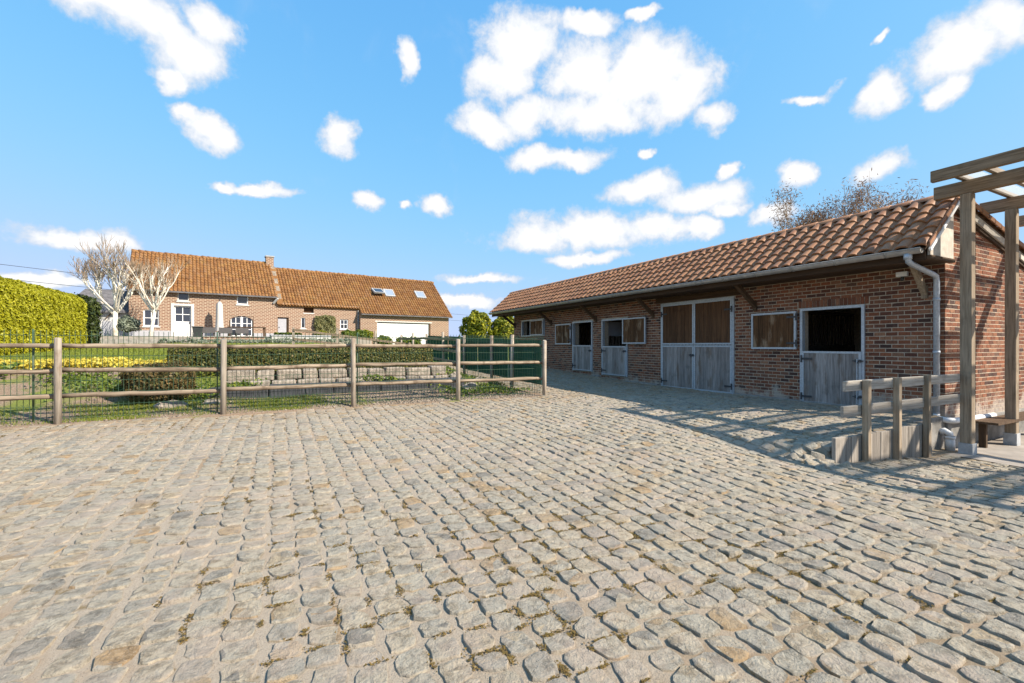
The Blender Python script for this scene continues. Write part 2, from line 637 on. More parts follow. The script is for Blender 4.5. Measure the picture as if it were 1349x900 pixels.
M['conifer'] = leaf_mat('golden_conifer_spray', [(0, (.27, .27, .012)), (.4, (.34, .33, .014)), (.8, (.41, .38, .018)), (1, (.30, .30, .015))])
M['yew'] = leaf_mat('dark_conifer_spray', [(0, (.02, .035, .01)), (.5, (.05, .07, .015)), (1, (.09, .11, .02))])
M['boxhedge'] = leaf_mat('clipped_hedge_leaf', [(0, (.045, .055, .012)), (.4, (.09, .105, .02)), (.75, (.15, .145, .03)), (1, (.22, .15, .05))])
M['russet'] = leaf_mat('russet_bush_leaf', [(0, (.06, .055, .02)), (.4, (.12, .09, .03)), (.75, (.22, .14, .055)), (1, (.11, .12, .03))])
M['golden'] = leaf_mat('golden_groundcover_leaf', [(0, (.36, .29, .03)), (.5, (.58, .46, .06)), (1, (.68, .58, .12))])
M['weed'] = leaf_mat('green_weed_leaf', [(0, (.05, .085, .012)), (.5, (.12, .17, .02)), (1, (.24, .27, .035))])
M['greygreen'] = leaf_mat('grey_green_leaf', [(0, (.14, .17, .12)), (.6, (.25, .28, .20)), (1, (.33, .35, .27))])
M['yellowbush'] = leaf_mat('yellow_green_leaf', [(0, (.06, .10, .008)), (.5, (.24, .25, .015)), (1, (.44, .40, .02))])
M['ivy'] = leaf_mat('ivy_leaf', [(0, (.10, .11, .04)), (.5, (.20, .20, .08)), (1, (.32, .28, .12))])
M['blade'] = leaf_mat('grass_blade', [(0, (.10, .14, .015)), (.5, (.20, .25, .03)), (1, (.32, .33, .06))], .3)
M['farwood'] = leaf_mat('winter_wood_twig', [(0, (.12, .075, .045)), (.5, (.20, .13, .08)), (1, (.26, .18, .10))])
M['budtwig'] = leaf_mat('budding_twig', [(0, (.13, .075, .045)), (.5, (.24, .14, .08)), (1, (.34, .22, .14))])
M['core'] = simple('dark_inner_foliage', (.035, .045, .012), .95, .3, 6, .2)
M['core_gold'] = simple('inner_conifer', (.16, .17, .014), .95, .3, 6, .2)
M['whitebark'] = simple('white_bark', (.72, .67, .58), .85, .1, 5, .4, dirt=(.42, .33, .22))
M['greybark'] = simple('grey_bark', (.26, .19, .13), .9, .3, 6, .4)

m, n, b = new_mat('garden_ground')
p = pos(n)
so = mixc(n, noise(n, 14, 6, .65, p), (.19, .12, .075), (.34, .25, .17))
so = mixc(n, smooth(n, noise(n, 50, 3, .6, p), .55, .7), so, (.40, .33, .26))
gr = mixc(n, noise(n, 25, 5, .6, p), (.09, .115, .018), (.24, .27, .04))
sx = nn(n, 'ShaderNodeSeparateXYZ')
n.links.new(p, sx.inputs[0])
lawn = smooth(n, mth(n, 'ADD', sx.outputs[1], mth(n, 'MULTIPLY', noise(n, 1.2, 4, .6, p), 1.6)), 14.2, 14.8)
mk = mth(n, 'MAXIMUM', lawn, smooth(n, noise(n, .55, 5, .6, p), .53, .62))
n.links.new(mixc(n, mk, so, gr), b.inputs['Base Color'])
b.inputs['Roughness'].default_value = 1
bump(n, b, noise(n, 30, 7, .7, p), 1, .05)
M['ground'] = m
M['gravel'] = simple('gravel_stone', (.21, .17, .13), .9, .35, 9, .4)
M['stone'] = simple('rough_wall_stone', (.30, .255, .205), .9, .35, 9, .8, bd=.03, dirt=(.15, .13, .10))
M['ledge'] = simple('grey_ledge_stone', (.04, .043, .047), .85, .25, 8, .4)

m, n, b = new_mat('house_brickwork')
p = pos(n)
HA = R(8.5)
sx = nn(n, 'ShaderNodeSeparateXYZ')
rotn = nn(n, 'ShaderNodeVectorRotate')
rotn.rotation_type = 'Z_AXIS'
rotn.inputs['Angle'].default_value = -HA
n.links.new(p, rotn.inputs['Vector'])
n.links.new(rotn.outputs[0], sx.inputs[0])
cx = nn(n, 'ShaderNodeCombineXYZ')
n.links.new(mth(n, 'ADD', sx.outputs[0], sx.outputs[1]), cx.inputs[0])
n.links.new(sx.outputs[2], cx.inputs[1])
bt = nn(n, 'ShaderNodeTexBrick')
n.links.new(cx.outputs[0], bt.inputs['Vector'])
bt.inputs['Scale'].default_value = 1
bt.inputs['Brick Width'].default_value = .265
bt.inputs['Row Height'].default_value = .10
bt.inputs['Mortar Size'].default_value = .024
bt.inputs['Color1'].default_value = (.19, .078, .045, 1)
bt.inputs['Color2'].default_value = (.12, .05, .033, 1)
bt.inputs['Mortar'].default_value = (.40, .31, .225, 1)
cc = mixc(n, mth(n, 'MULTIPLY', smooth(n, noise(n, 3, 6, .65, p), .5, .75), .35), bt.outputs[0], (.30, .20, .14))
n.links.new(cc, b.inputs['Base Color'])
b.inputs['Roughness'].default_value = .9
bump(n, b, bt.outputs['Fac'], -.6, .012)
M['house_brick'] = m


# ------------------------------------------------------------------ ground heights
def low_(X, Y):
    lin = np.clip((X - 4.3) / 6.2, 0, 1)
    rise = .13 * sm(4.5, 6.3, X) * (1 - sm(8.3, 9.7, X)) * (1 - sm(1.0, 2.9, Y))
    return .027 * np.clip(Y, -6, 22) * (1 - .8 * lin) - .36 * lin + rise


def yard(X, Y):
    X = np.asarray(X, float)
    Y = np.asarray(Y, float)
    lo = low_(X, Y)
    hi = .23 + .36 * sm(9.5, 21, Y)
    base = .027 * np.clip(Y, -6, 12) + .25 * sm(11, 21, Y)
    k = sm(5.5, 8.0, X)
    hx = base * (1 - k) + hi * k
    s = sm(5.4, 6.7, X)
    w = 2.6 * (1 - s) + .02 * s
    y0_ = 3.42 + .29 * (X > 9.29)
    ty = np.clip((Y - y0_) / w, 0, 1)
    ty = ty * ty * (3 - 2 * ty)
    wob = .012 * np.sin(X * 1.7 + Y * .6) * np.cos(Y * 1.3 - X * .4)
    return lo * (1 - ty) + hx * ty + wob


GY = np.array([-60, 9.5, 10.8, 12.3, 14, 28, 33, 36, 60, 400, 3000.])
GZ = np.array([.26, .26, .40, .90, 1.05, 1.40, 1.70, 1.95, 1.6, 1.2, 1.0])


def garden(X, Y):
    X = np.asarray(X, float)
    Y = np.asarray(Y, float)
    g = np.interp(Y, GY, GZ) - .55 * sm(2, 8, X) * sm(20, 36, Y)
    g = g + .03 * np.sin(X * 2.1 + Y) * np.cos(Y * 1.7 - X * .7) * sm(9.7, 10.6, Y)
    k = sm(3.4, 5.9, X) * (1 - sm(24, 36, Y))
    return g * (1 - k) + yard(np.full_like(X, 5.9), Y) * k


def terrain(X, Y):
    X = np.asarray(X, float)
    Y = np.asarray(Y, float)
    gz = garden(X, Y)
    out = gz.copy()
    yz = yard(np.clip(X, -8, 10.6), np.clip(Y, -6, 24)) - .6
    inyard = ((Y < 9.45) | ((X > 5.95) & (Y < 26)))
    out = np.where(inyard, yz, out)
    out = np.where((X > 10.65) & (Y < 3.75), -.45, out)
    out = np.where((X > 10.65) & (Y >= 3.75) & (Y < 26), 0.0, out)
    return out


def grid(xs, ys, fz):
    X, Y = np.meshgrid(xs, ys)
    V = np.stack([X.ravel(), Y.ravel(), fz(X, Y).ravel()], 1)
    nx, ny = len(xs), len(ys)
    i = np.arange(nx * ny).reshape(ny, nx)
    F = np.stack([i[:-1, :-1].ravel(), i[:-1, 1:].ravel(), i[1:, 1:].ravel(), i[1:, :-1].ravel()], 1)
    return V, F


xs = np.unique(np.concatenate([[-3000, -800, -300, -150, -80, -50, -35, -25], np.arange(-20, 7, .5), [5.92, 5.98, 10.55, 10.62, 10.68], np.arange(7, 24, .8), [30, 40, 60, 100, 200, 500, 1200, 3000]]))
ys = np.unique(np.concatenate([[-3000, -800, -200, -60, -30, -15, -8, -4, 0, 2], [3.6, 3.72, 3.78], np.arange(4, 9, 1), [9.42, 9.48], np.arange(9.6, 15, .25), np.arange(15, 40, .8), [45, 52, 60, 80, 120, 200, 400, 800, 1600, 3000]]))
V, F = grid(xs, ys, terrain)
struct(np_obj('ground', V, F, M['ground'], None, True))

# ------------------------------------------------------------------ cobbled yard
xs = np.unique(np.concatenate([np.arange(-9, 10.601, .14), [9.28, 9.295]]))
ys = np.concatenate([np.arange(-5, 3.41, .14), [3.425, 3.45, 3.47], np.arange(3.5, 3.70, .1), [3.705, 3.735], np.arange(3.78, 9.56, .14)])


def bed(X, Y):
    return yard(X, Y) - .004


V, F = grid(xs, ys, bed)
xs2 = np.arange(5.96, 10.601, .16)
ys2 = np.arange(9.54, 24, .2)
V2, F2 = grid(xs2, ys2, bed)
V = np.concatenate([V, V2])
F = np.concatenate([F, F2 + len(V) - len(V2)])
yard_o = struct(np_obj('cobbled_yard', V, F, M['sand'], None, True))

NR = 12
ang = np.linspace(0, 2 * np.pi, NR, endpoint=False) + .12


def stone_geo(n, rg):
    """n irregular setts, unit half-size; returns (n, verts, 3) and faces of one"""
    c, s = np.cos(ang), np.sin(ang)
    e = 7.0
    rad = (np.abs(c) ** e + np.abs(s) ** e) ** (-1 / e)
    ox, oy = rad * c, rad * s
    jit = 1 + rg.normal(0, .055, (n, NR))
    jit2 = 1 + rg.normal(0, .05, (n, NR))
    sk = rg.normal(0, .07, (n, 4))
    X0 = ox * jit + sk[:, :1] * oy + sk[:, 1:2] * ox * oy
    Y0 = oy * jit + sk[:, 2:3] * ox + sk[:, 3:4] * ox * oy
    tilt = rg.normal(0, .2, (n, 2))
    rings = []
    for k, (f_, z_) in enumerate(((1.02, -2.2), (1.0, .45), (.955, .86), (.78, 1.0))):
        x, y = X0 * f_, Y0 * f_
        if k == 3:
            x, y = x * jit2, y * jit2
        z = np.full_like(x, z_)
        if k >= 1:
            z = z + rg.normal(0, .07 + .02 * k, x.shape) + (tilt[:, :1] * x + tilt[:, 1:2] * y) * (.5 + .25 * k)
        rings.append(np.stack([x, y, z], -1))
    cen = np.stack([rg.normal(0, .1, (n, 1)), rg.normal(0, .1, (n, 1)), 1.05 + rg.normal(0, .22, (n, 1))], -1)
    Vs = np.concatenate(rings + [cen], 1)
    Fq = []
    for k in range(3):
        for i in range(NR):
            j = (i + 1) % NR
            Fq.append((k * NR + i, k * NR + j, (k + 1) * NR + j, (k + 1) * NR + i))
    Ft = [(3 * NR + i, 3 * NR + (i + 1) % NR, 4 * NR) for i in range(NR)]
    return Vs, Fq, Ft


PX, PY = .175, .163
sp = []
row = 0
x = -8.9
while x < 10.5:
    y0 = -4.8 + (row % 2) * PY * .5 + rng.normal(0, .02)
    ymax = 23.0 if x > 6.0 else 9.5
    y = y0
    while y < ymax:
        ln = PY * rng.uniform(.82, 1.2)
        if not (x > 9.75 and y < 3.45):
            sp.append((x + rng.normal(0, .008), y + ln / 2, rng.uniform(.92, 1.04) * (PX - .030 + .012 * float(sm(0, 3, x - .3 * y))) / 2, (ln - .014) / 2))
        y += ln
    x += PX * rng.uniform(.97, 1.03)
    row += 1
sp = np.array(sp)
# drop what lies far outside any view
keep = ~((sp[:, 1] < -2.0) & (sp[:, 0] < 3)) & ~((sp[:, 0] < -6.5))
near_step = ((np.abs(sp[:, 1] - 3.43) < .085) & (sp[:, 0] > 6.45) & (sp[:, 0] < 9.3)) | ((sp[:, 1] > 3.3) & (sp[:, 1] < 3.84) & (sp[:, 0] > 9.2))
sp = sp[keep & ~near_step]
zc = yard(sp[:, 0], sp[:, 1])
eps = .15
gx = (yard(sp[:, 0] + eps, sp[:, 1]) - yard(sp[:, 0] - eps, sp[:, 1])) / (2 * eps)
gy = (yard(sp[:, 0], sp[:, 1] + .05) - yard(sp[:, 0], sp[:, 1] - .05)) / .1
gx = np.clip(gx, -.5, .5)
gy = np.clip(gy, -.5, .5)
proud = .0065 + .006 * sm(-1, 3.5, sp[:, 0] - .35 * sp[:, 1]) + rng.normal(0, .003, len(sp))
proud = np.clip(proud, .004, .026)
# what the camera sees
cf = sp[:, 0] * math.sin(YAW) + sp[:, 1] * math.cos(YAW)
cr = sp[:, 0] * math.cos(YAW) - sp[:, 1] * math.sin(YAW)
uu = np.where(cf > .3, 674.5 + 600 * cr / np.maximum(cf, .3), -9999)
vv_ = np.where(cf > .3, 455 + 600 * (1.5 - zc) / np.maximum(cf, .3), 9999)
inv = (uu > 5) & (uu < 1344) & (vv_ < 905)
order = np.argsort(np.where(inv, cf, 1e9))
single = np.zeros(len(sp), bool)
single[order[:300]] = True
nvar = 40
Vv, Fq, Ft = stone_geo(nvar, rng)
variants = []
for k in range(nvar):
    me = bpy.data.meshes.new('cobblestone')
    me.from_pydata([tuple(q) for q in Vv[k]], [], Fq + Ft)
    me.polygons.foreach_set('use_smooth', [True] * len(me.polygons))
    me.set_sharp_from_angle(angle=R(38))
    me.materials.append(M['cobble'])
    variants.append(me)
for i in np.nonzero(single)[0]:
    o = bpy.data.objects.new('cobblestone', variants[int(rng.integers(nvar))])
    col.objects.link(o)
    o.parent = yard_o
    o.location = (sp[i, 0], sp[i, 1], zc[i])
    o.scale = (sp[i, 2], sp[i, 3], proud[i])
    o.rotation_euler = (math.atan(gy[i]), -math.atan(gx[i]), rng.normal(0, .05) + (math.pi if rng.random() < .5 else 0))
for k in range(11):                                   # tumbled stones where the ramp edge ends
    o = bpy.data.objects.new('cobblestone', variants[k])
    col.objects.link(o)
    o.parent = yard_o
    x_, y_ = 6.02 + .42 * (k % 3) / 2 + rng.uniform(-.05, .05), 3.28 + .14 * (k // 3) + rng.uniform(-.03, .03)
    o.location = (x_, y_, float(yard(x_, y_)) + .005)
    o.scale = (.085, .07, .03)
    o.rotation_euler = (rng.normal(.25, .2), rng.normal(0, .25), rng.uniform(0, 6))
rest = np.nonzero(~single)[0]
Vs, Fq, Ft = stone_geo(len(rest), rng)
q = sp[rest]
rz = rng.normal(0, .05, len(rest))
lx = Vs[..., 0] * q[:, 2:3]
ly = Vs[..., 1] * q[:, 3:4]
X = q[:, :1] + lx * np.cos(rz)[:, None] - ly * np.sin(rz)[:, None]
Y = q[:, 1:2] + lx * np.sin(rz)[:, None] + ly * np.cos(rz)[:, None]
Z = zc[rest][:, None] + Vs[..., 2] * proud[rest][:, None] + lx * gx[rest][:, None] + ly * gy[rest][:, None]
nvv = Vs.shape[1]
VV = np.stack([X, Y, Z], -1).reshape(-1, 3)
tri = [(a, b_, c_) for (a, b_, c_, d_) in Fq] + [(a, c_, d_) for (a, b_, c_, d_) in Fq] + Ft
FF = (np.array(tri)[None] + (np.arange(len(rest)) * nvv)[:, None, None]).reshape(-1, 3)
stuff(np_obj('cobblestones', VV, FF, M['cobble'], yard_o, True)).data.set_sharp_from_angle(angle=R(38))

# moss cushions in the joints
ms = []
mc = [(-.2, 3.0), (.9, 2.7), (1.6, 2.6), (1.2, 3.4), (2.2, 2.4), (2.8, 1.9), (3.0, 1.4), (.4, 4.2), (1.9, 3.6), (3.4, 2.1), (-.5, 4.8), (1.4, 2.05), (2.4, 3.0), (.75, 2.3), (1.0, 2.0), (-1.5, 8.9), (0, 9.1), (1.7, 8.9), (-3.3, 9.0), (3.2, 9.1)]
for (mx, my) in mc:
    for k in range(26):
        X_ = mx + rng.normal(0, .38)
        Y_ = my + rng.normal(0, .30)
        j = np.argmin((sp[:, 0] - X_) ** 2 + (sp[:, 1] - Y_) ** 2)
        sd = rng.integers(4)
        hx, hy = sp[j, 2], sp[j, 3]
        if sd < 2:
            X_, Y_ = sp[j, 0] + (1 if sd else -1) * (hx + .016), sp[j, 1] + rng.uniform(-hy, hy)
            a_, b_ = .014, rng.uniform(.02, .06)
        else:
            X_, Y_ = sp[j, 0] + rng.uniform(-hx, hx), sp[j, 1] + (1 if sd == 2 else -1) * (hy + .008)
            a_, b_ = rng.uniform(.02, .06), .011
        ms.append((X_, Y_, a_, b_))
ms = np.array(ms)
mz = yard(ms[:, 0], ms[:, 1])
k_ = 34
cx_ = np.repeat(ms, k_, 0)
dx = rng.normal(0, .55, (len(cx_), 2))
mp_ = np.stack([cx_[:, 0] + dx[:, 0] * (cx_[:, 2] + .006), cx_[:, 1] + dx[:, 1] * (cx_[:, 3] + .006), np.repeat(mz, k_) + rng.uniform(0, .007, len(cx_))], 1)
ta = rng.uniform(0, 2 * np.pi, (len(mp_), 1)) + np.array([[0, 2.1, 4.2]])
tr_ = rng.uniform(.004, .010, (len(mp_), 1))
tvx = mp_[:, :1] + np.cos(ta) * tr_
tvy = mp_[:, 1:2] + np.sin(ta) * tr_
tvz = mp_[:, 2:3] + rng.normal(0, .0025, ta.shape)
VV = np.stack([tvx, tvy, tvz], -1).reshape(-1, 3)
FF = np.arange(len(VV)).reshape(-1, 3)
stuff(np_obj('moss', VV, FF, M['moss'], None, False), 'ochre moss growing in the joints of the cobbles', 'moss')

# concrete apron under the pergola, with its drain
xs = np.concatenate([np.arange(9.72, 10.5, .26), [10.48]])
ys = np.arange(-5, 3.4, .3)
V, F = grid(np.concatenate([np.arange(9.72, 10.45, .24), [10.47]]), np.append(np.arange(-5, 3.3, .3), 3.39), lambda X, Y: yard(X, Y) + .012)
V2, F2 = grid(np.append([10.55], np.arange(10.8, 20, .5)), np.append(np.arange(-5, 3.6, .4), 3.69), lambda X, Y: -.345 + 0 * X)
V = np.concatenate([V, V2])
F = np.concatenate([F, F2 + len(V) - len(V2)])
apron = struct(np_obj('concrete_pavement', V, F, M['concrete'], None, True))
dr = MB()
dr.box(10.47, 10.55, -5, 3.65, -.45, -.385)
for k in range(90):
    y = -4.9 + k * .095
    dr.box(10.475, 10.545, y, y + .03, -.385, -.352)
dr.obj('drain_grate', M['iron'], apron)


# ------------------------------------------------------------------ walls with openings
def wall_mesh(mp, s0, s1, z0, z1, th, ops):
    """front, back and reveals of a wall in (s, z); ops = [(sa, sb, za, zb)]"""
    ss = sorted({s0, s1, *[min(max(a, s0), s1) for o in ops for a in o[:2]]})
    zz = sorted({z0, z1, *[min(max(a, z0), z1) for o in ops for a in o[2:]]})
    def solid(i, j):
        if i < 0 or j < 0 or i >= len(ss) - 1 or j >= len(zz) - 1:
            return False
        cs, cz = (ss[i] + ss[i + 1]) / 2, (zz[j] + zz[j + 1]) / 2
        return not any(a < cs < b_ and c_ < cz < d_ for a, b_, c_, d_ in ops)
    m_ = MB()
    for i in range(len(ss) - 1):
        for j in range(len(zz) - 1):
            if not solid(i, j):
                continue
            a, b_, c_, d_ = ss[i], ss[i + 1], zz[j], zz[j + 1]
            m_.add([mp(a, c_, 0), mp(b_, c_, 0), mp(b_, d_, 0), mp(a, d_, 0)], [(0, 1, 2, 3)])
            m_.add([mp(a, c_, th), mp(b_, c_, th), mp(b_, d_, th), mp(a, d_, th)], [(3, 2, 1, 0)])
            if not solid(i - 1, j):
                m_.add([mp(a, c_, 0), mp(a, d_, 0), mp(a, d_, th), mp(a, c_, th)], [(0, 1, 2, 3)])
            if not solid(i + 1, j):
                m_.add([mp(b_, c_, 0), mp(b_, c_, th), mp(b_, d_, th), mp(b_, d_, 0)], [(0, 1, 2, 3)])
            if not solid(i, j - 1):
                m_.add([mp(a, c_, 0), mp(a, c_, th), mp(b_, c_, th), mp(b_, c_, 0)], [(0, 1, 2, 3)])
            if not solid(i, j + 1):
                m_.add([mp(a, d_, 0), mp(b_, d_, 0), mp(b_, d_, th), mp(a, d_, th)], [(0, 1, 2, 3)])
    return m_


CH, BP = .08, .2


def lay_bricks(s0, s1, z0, ztop, ops, extra=()):
    """running bond: returns a list of (s centre, z centre, length, height)"""
    out = []
    k = 0
    z = z0
    while True:
        zl = z + CH
        ivs = [(s0, s1)]
        for (a, b_, c_, d_) in ops:
            if z + .02 < d_ and zl - .02 > c_:
                nv = []
                for (p_, q_) in ivs:
                    if b_ <= p_ or a >= q_:
                        nv.append((p_, q_))
                    else:
                        if a > p_:
                            nv.append((p_, a))
                        if b_ < q_:
                            nv.append((b_, q_))
                ivs = nv
        any_ = False
        for (p_, q_) in ivs:
            s = math.floor((p_ - s0) / BP) * BP + s0 - (BP / 2 if k % 2 else 0)
            while s < q_:
                a, b_ = max(s, p_), min(s + BP - .013, q_)
                if b_ - a > .035:
                    t = ztop((a + b_) / 2)
                    if z + CH - .012 <= t:
                        out.append(((a + b_) / 2, z + CH / 2, b_ - a, CH - .0145))
                        any_ = True
                s += BP
        k += 1
        z = zl
        if z > 4.4:
            break
    return out


def place_bricks(bl, mp3, parent, full_len, limit, camw, mat):
    """mp3(s, z, d) -> world; bricks stand 8 mm proud of the mortar; the nearest are single objects"""
    def dist(bk):
        w = Vector(mp3(bk[0], bk[1], 0)) - Vector((0, 0, 1.5))
        return w.length
    full = [bk for bk in bl if abs(bk[2] - full_len) < 1e-6 and camw(bk)]
    full.sort(key=dist)
    chosen = set(id(bk) for bk in full[:limit])
    vars_ = []
    o0 = Vector(mp3(0, 0, 0))
    es = Vector(mp3(1, 0, 0)) - o0
    ez = Vector(mp3(0, 1, 0)) - o0
    ed = Vector(mp3(0, 0, 1)) - o0
    rb = random.Random(5)

    def body(l_, h_, rr):
        j = lambda: rr.uniform(-.0025, .0025)
        pr = -.004 + rr.uniform(-.002, .0015)
        pts = []
        for d_ in (pr, .01):
            for (a, c_) in ((-1, -1), (1, -1), (1, 1), (-1, 1)):
                pts.append(es * (a * l_ / 2 + j()) + ez * (c_ * h_ / 2 + j()) + ed * (d_ + j() * .5))
        return pts
    fc = [(0, 1, 2, 3), (0, 4, 5, 1), (1, 5, 6, 2), (2, 6, 7, 3), (3, 7, 4, 0), (7, 6, 5, 4)]
    for k in range(6):
        me = bpy.data.meshes.new('brick')
        me.from_pydata([tuple(p_) for p_ in body(full_len, CH - .0145, rb)], [], fc)
        me.materials.append(mat)
        vars_.append(me)
    jn = MB()
    for bk in bl:
        w = o0 + es * bk[0] + ez * bk[1]
        if id(bk) in chosen:
            o = bpy.data.objects.new('brick', rb.choice(vars_))
            col.objects.link(o)
            o.location = w
            o.parent = parent
        else:
            jn.add([tuple(w + p_) for p_ in body(bk[2], bk[3], rb)], fc)
    stuff(jn.obj('brickwork', mat, parent))


# ------------------------------------------------------------------ the stable
WX = 10.6
Y0, Y1 = 3.70, 20.4
EAVE = (9.62, 3.16)
RIDGE = (10.82, 4.20)
BACK = (15.3, 3.20)
stable = thing('stable_building', (12.5, 12, 0), 'long low brick stable with orange pantile roof, wooden doors and deep eaves', 'stable')


def mpF(s, z, d):       # front wall: s runs along +Y
    return (WX + d, s, z)


def mpG(s, z, d):       # near gable: s runs along +X
    return (s, Y0 + d, z)


doorA = (4.94, 6.22, .19, 2.33)
doorD = (7.91, 10.45, .19, 2.78)
doorB = (11.98, 13.36, .42, 2.44)
doorC = (13.92, 15.22, .50, 2.44)
winD = (17.40, 19.55, 1.92, 2.70)
ops = [doorA, doorD, doorB, doorC, winD]
fw = wall_mesh(mpF, Y0 + .004, Y1 - .004, -.45, 3.05, .28, ops).obj('front_wall', M['mortar'], stable)
lint = (7.72, 10.68, 2.80, 2.96)
soldier = (4.86, 6.30, 2.335, 2.50)
bl = lay_bricks(Y0, Y1, .16, lambda s: 3.04, ops + [lint, soldier])
bl = [bk for bk in bl if bk[1] > float(yard(10.5, bk[0])) - .03]
place_bricks(bl, mpF, fw, BP - .013, 300, lambda bk: True, M['brick'])
sb = random.Random(8)
s = 4.88
while s < 6.26:
    m_ = MB().box(WX - .009 - sb.uniform(0, .003), WX + .01, s, s + .066, 2.345, 2.495)
    m_.obj('brick', M['brick'], fw)
    s += .078


def roof_front(x):
    return EAVE[1] + (x - EAVE[0]) * (RIDGE[1] - EAVE[1]) / (RIDGE[0] - EAVE[0])


def roof_back(x):
    return RIDGE[1] + (x - RIDGE[0]) * (BACK[1] - RIDGE[1]) / (BACK[0] - RIDGE[0])


def gtop(x):
    return min(roof_front(x), roof_back(x)) - .07


# gable walls: pentagon slabs
def gable(ya, yb, name):
    pr = [(WX + .006, -.45), (15.004, -.45), (15.004, gtop(15.0)), (RIDGE[0], gtop(RIDGE[0])), (WX + .006, gtop(WX))]
    n_ = len(pr)
    v = [(x, ya, z) for x, z in pr] + [(x, yb, z) for x, z in pr]
    f = [tuple(range(n_)), tuple(reversed(range(n_, 2 * n_)))] + [(i, i + n_, (i + 1) % n_ + n_, (i + 1) % n_) for i in range(n_)]
    return mkobj(name, v, f, M['mortar'], stable)


gw = gable(Y0, Y0 + .28, 'gable_wall')
blg = lay_bricks(WX - .008, 15.0, .16, lambda s: gtop(s) + .02, [])
place_bricks(blg, mpG, gw, BP - .013, 260, lambda bk: bk[0] < 14.2, M['brick'])
gable(Y1 - .28, Y1, 'gable_wall')
bw = MB().box(15.0, 15.28, Y0 + .006, Y1 - .006, -.45, 3.12)
bw.obj('back_wall', M['mortar'], stable)
# plinth
pl = MB().box(WX - .03, 15.05, Y0 - .05, Y0 + .1, -.5, .15)
pl.box(WX - .03, WX + .1, Y0 + .1, 4.9, -.5, .15)
pl.obj('plinth', M['plinth'], stable, bevel=.012)
kb = MB()
for (a, b_, z_) in ((3.86, 4.9, .235), (4.9, 6.28, .235), (6.28, 7.86, .245), (10.5, 11.95, .30), (13.4, 13.88, .40)):
    y = a
    while y < b_ - .05:
        e = min(b_, y + .9)
        zz = max(z_, float(yard(10.5, y)) + .03)
        MB().box(WX - .15, WX - .012, y + .006, e - .006, zz - .25, zz).obj('kerb_stone', M['kerb'], stable, bevel=.01)
        y = e
# inside: floor, partitions, a ceiling board
MB().box(WX + .29, 14.99, Y0 + .29, Y1 - .29, .1, .18).obj('stable_floor', M['concrete'], stable)
for y in (7.3, 10.9, 13.65, 16.6):
    pm = MB().box(WX + .3, 14.98, y - .05, y + .05, .18, 1.5)
    for k in range(26):
        pm.box(WX + .4 + k * .16, WX + .425 + k * .16, y - .012, y + .012, 1.5, 2.35)
    pm.box(WX + .3, 14.98, y - .03, y + .03, 2.35, 2.42)
    pm.obj('partition', M['wet'], stable)
MB().box(10.98, 11.9, 13.55, 13.59, 1.85, 2.38).obj('inner_panel', M['greypaint'], stable)

# roof deck
def roof_slab(p, q, ya, yb, t0, t1, name, mat):
    (x0, z0), (x1, z1) = p, q
    v = [(x0, ya, z0 - t0), (x1, ya, z1 - t0), (x1, yb, z1 - t0), (x0, yb, z0 - t0),
         (x0, ya, z0 - t1), (x1, ya, z1 - t1), (x1, yb, z1 - t1), (x0, yb, z0 - t1)]
    f = [(0, 1, 2, 3), (7, 6, 5, 4), (0, 4, 5, 1), (1, 5, 6, 2), (2, 6, 7, 3), (3, 7, 4, 0)]
    return mkobj(name, v, f, mat, stable)


RY0, RY1 = 3.58, 21.1
roof = roof_slab(EAVE, RIDGE, RY0 + .03, RY1 - .03, .03, .06, 'roof', M['dark_wood_y'])
roofb = roof_slab(BACK, RIDGE, RY0 + .03, RY1 - .03, .03, .06, 'roof', M['dark_wood_y'])


def tile_geo(w, l_, roll, th, nseg=8):
    """a pantile: u across 0..w, a up the slope 0..l, c off the slope"""
    prof = []
    for i in range(nseg + 1):
        t = i / nseg
        if t < .72:
            c = roll * math.sin(math.pi * t / .72) ** .55 if 0 < t else 0.0
        else:
            c = -roll * .35 * math.sin(math.pi * (t - .72) / .28)
        prof.append((t * w, c))
    v, f = [], []
    n_ = nseg + 1
    for (a, dc, inset) in ((0, th * 1.55, 0), (l_, 0.0, 0)):
        for (u, c) in prof:
            rad = .02 * math.sin(math.pi * u / w) if a == 0 else 0
            v.append((a - rad, u, c + dc))
    for (u, c) in prof:
        rad = .02 * math.sin(math.pi * u / w)
        v.append((-rad, u, c + dc_low(th)))
    for i in range(nseg):
        f.append((i, i + 1, n_ + i + 1, n_ + i))
        f.append((2 * n_ + i, 2 * n_ + i + 1, i + 1, i))
    f.append((0, n_, 2 * n_))
    f.append((nseg, 2 * n_ + nseg, n_ + nseg))
    return v, f


def dc_low(th):
    return th * .35


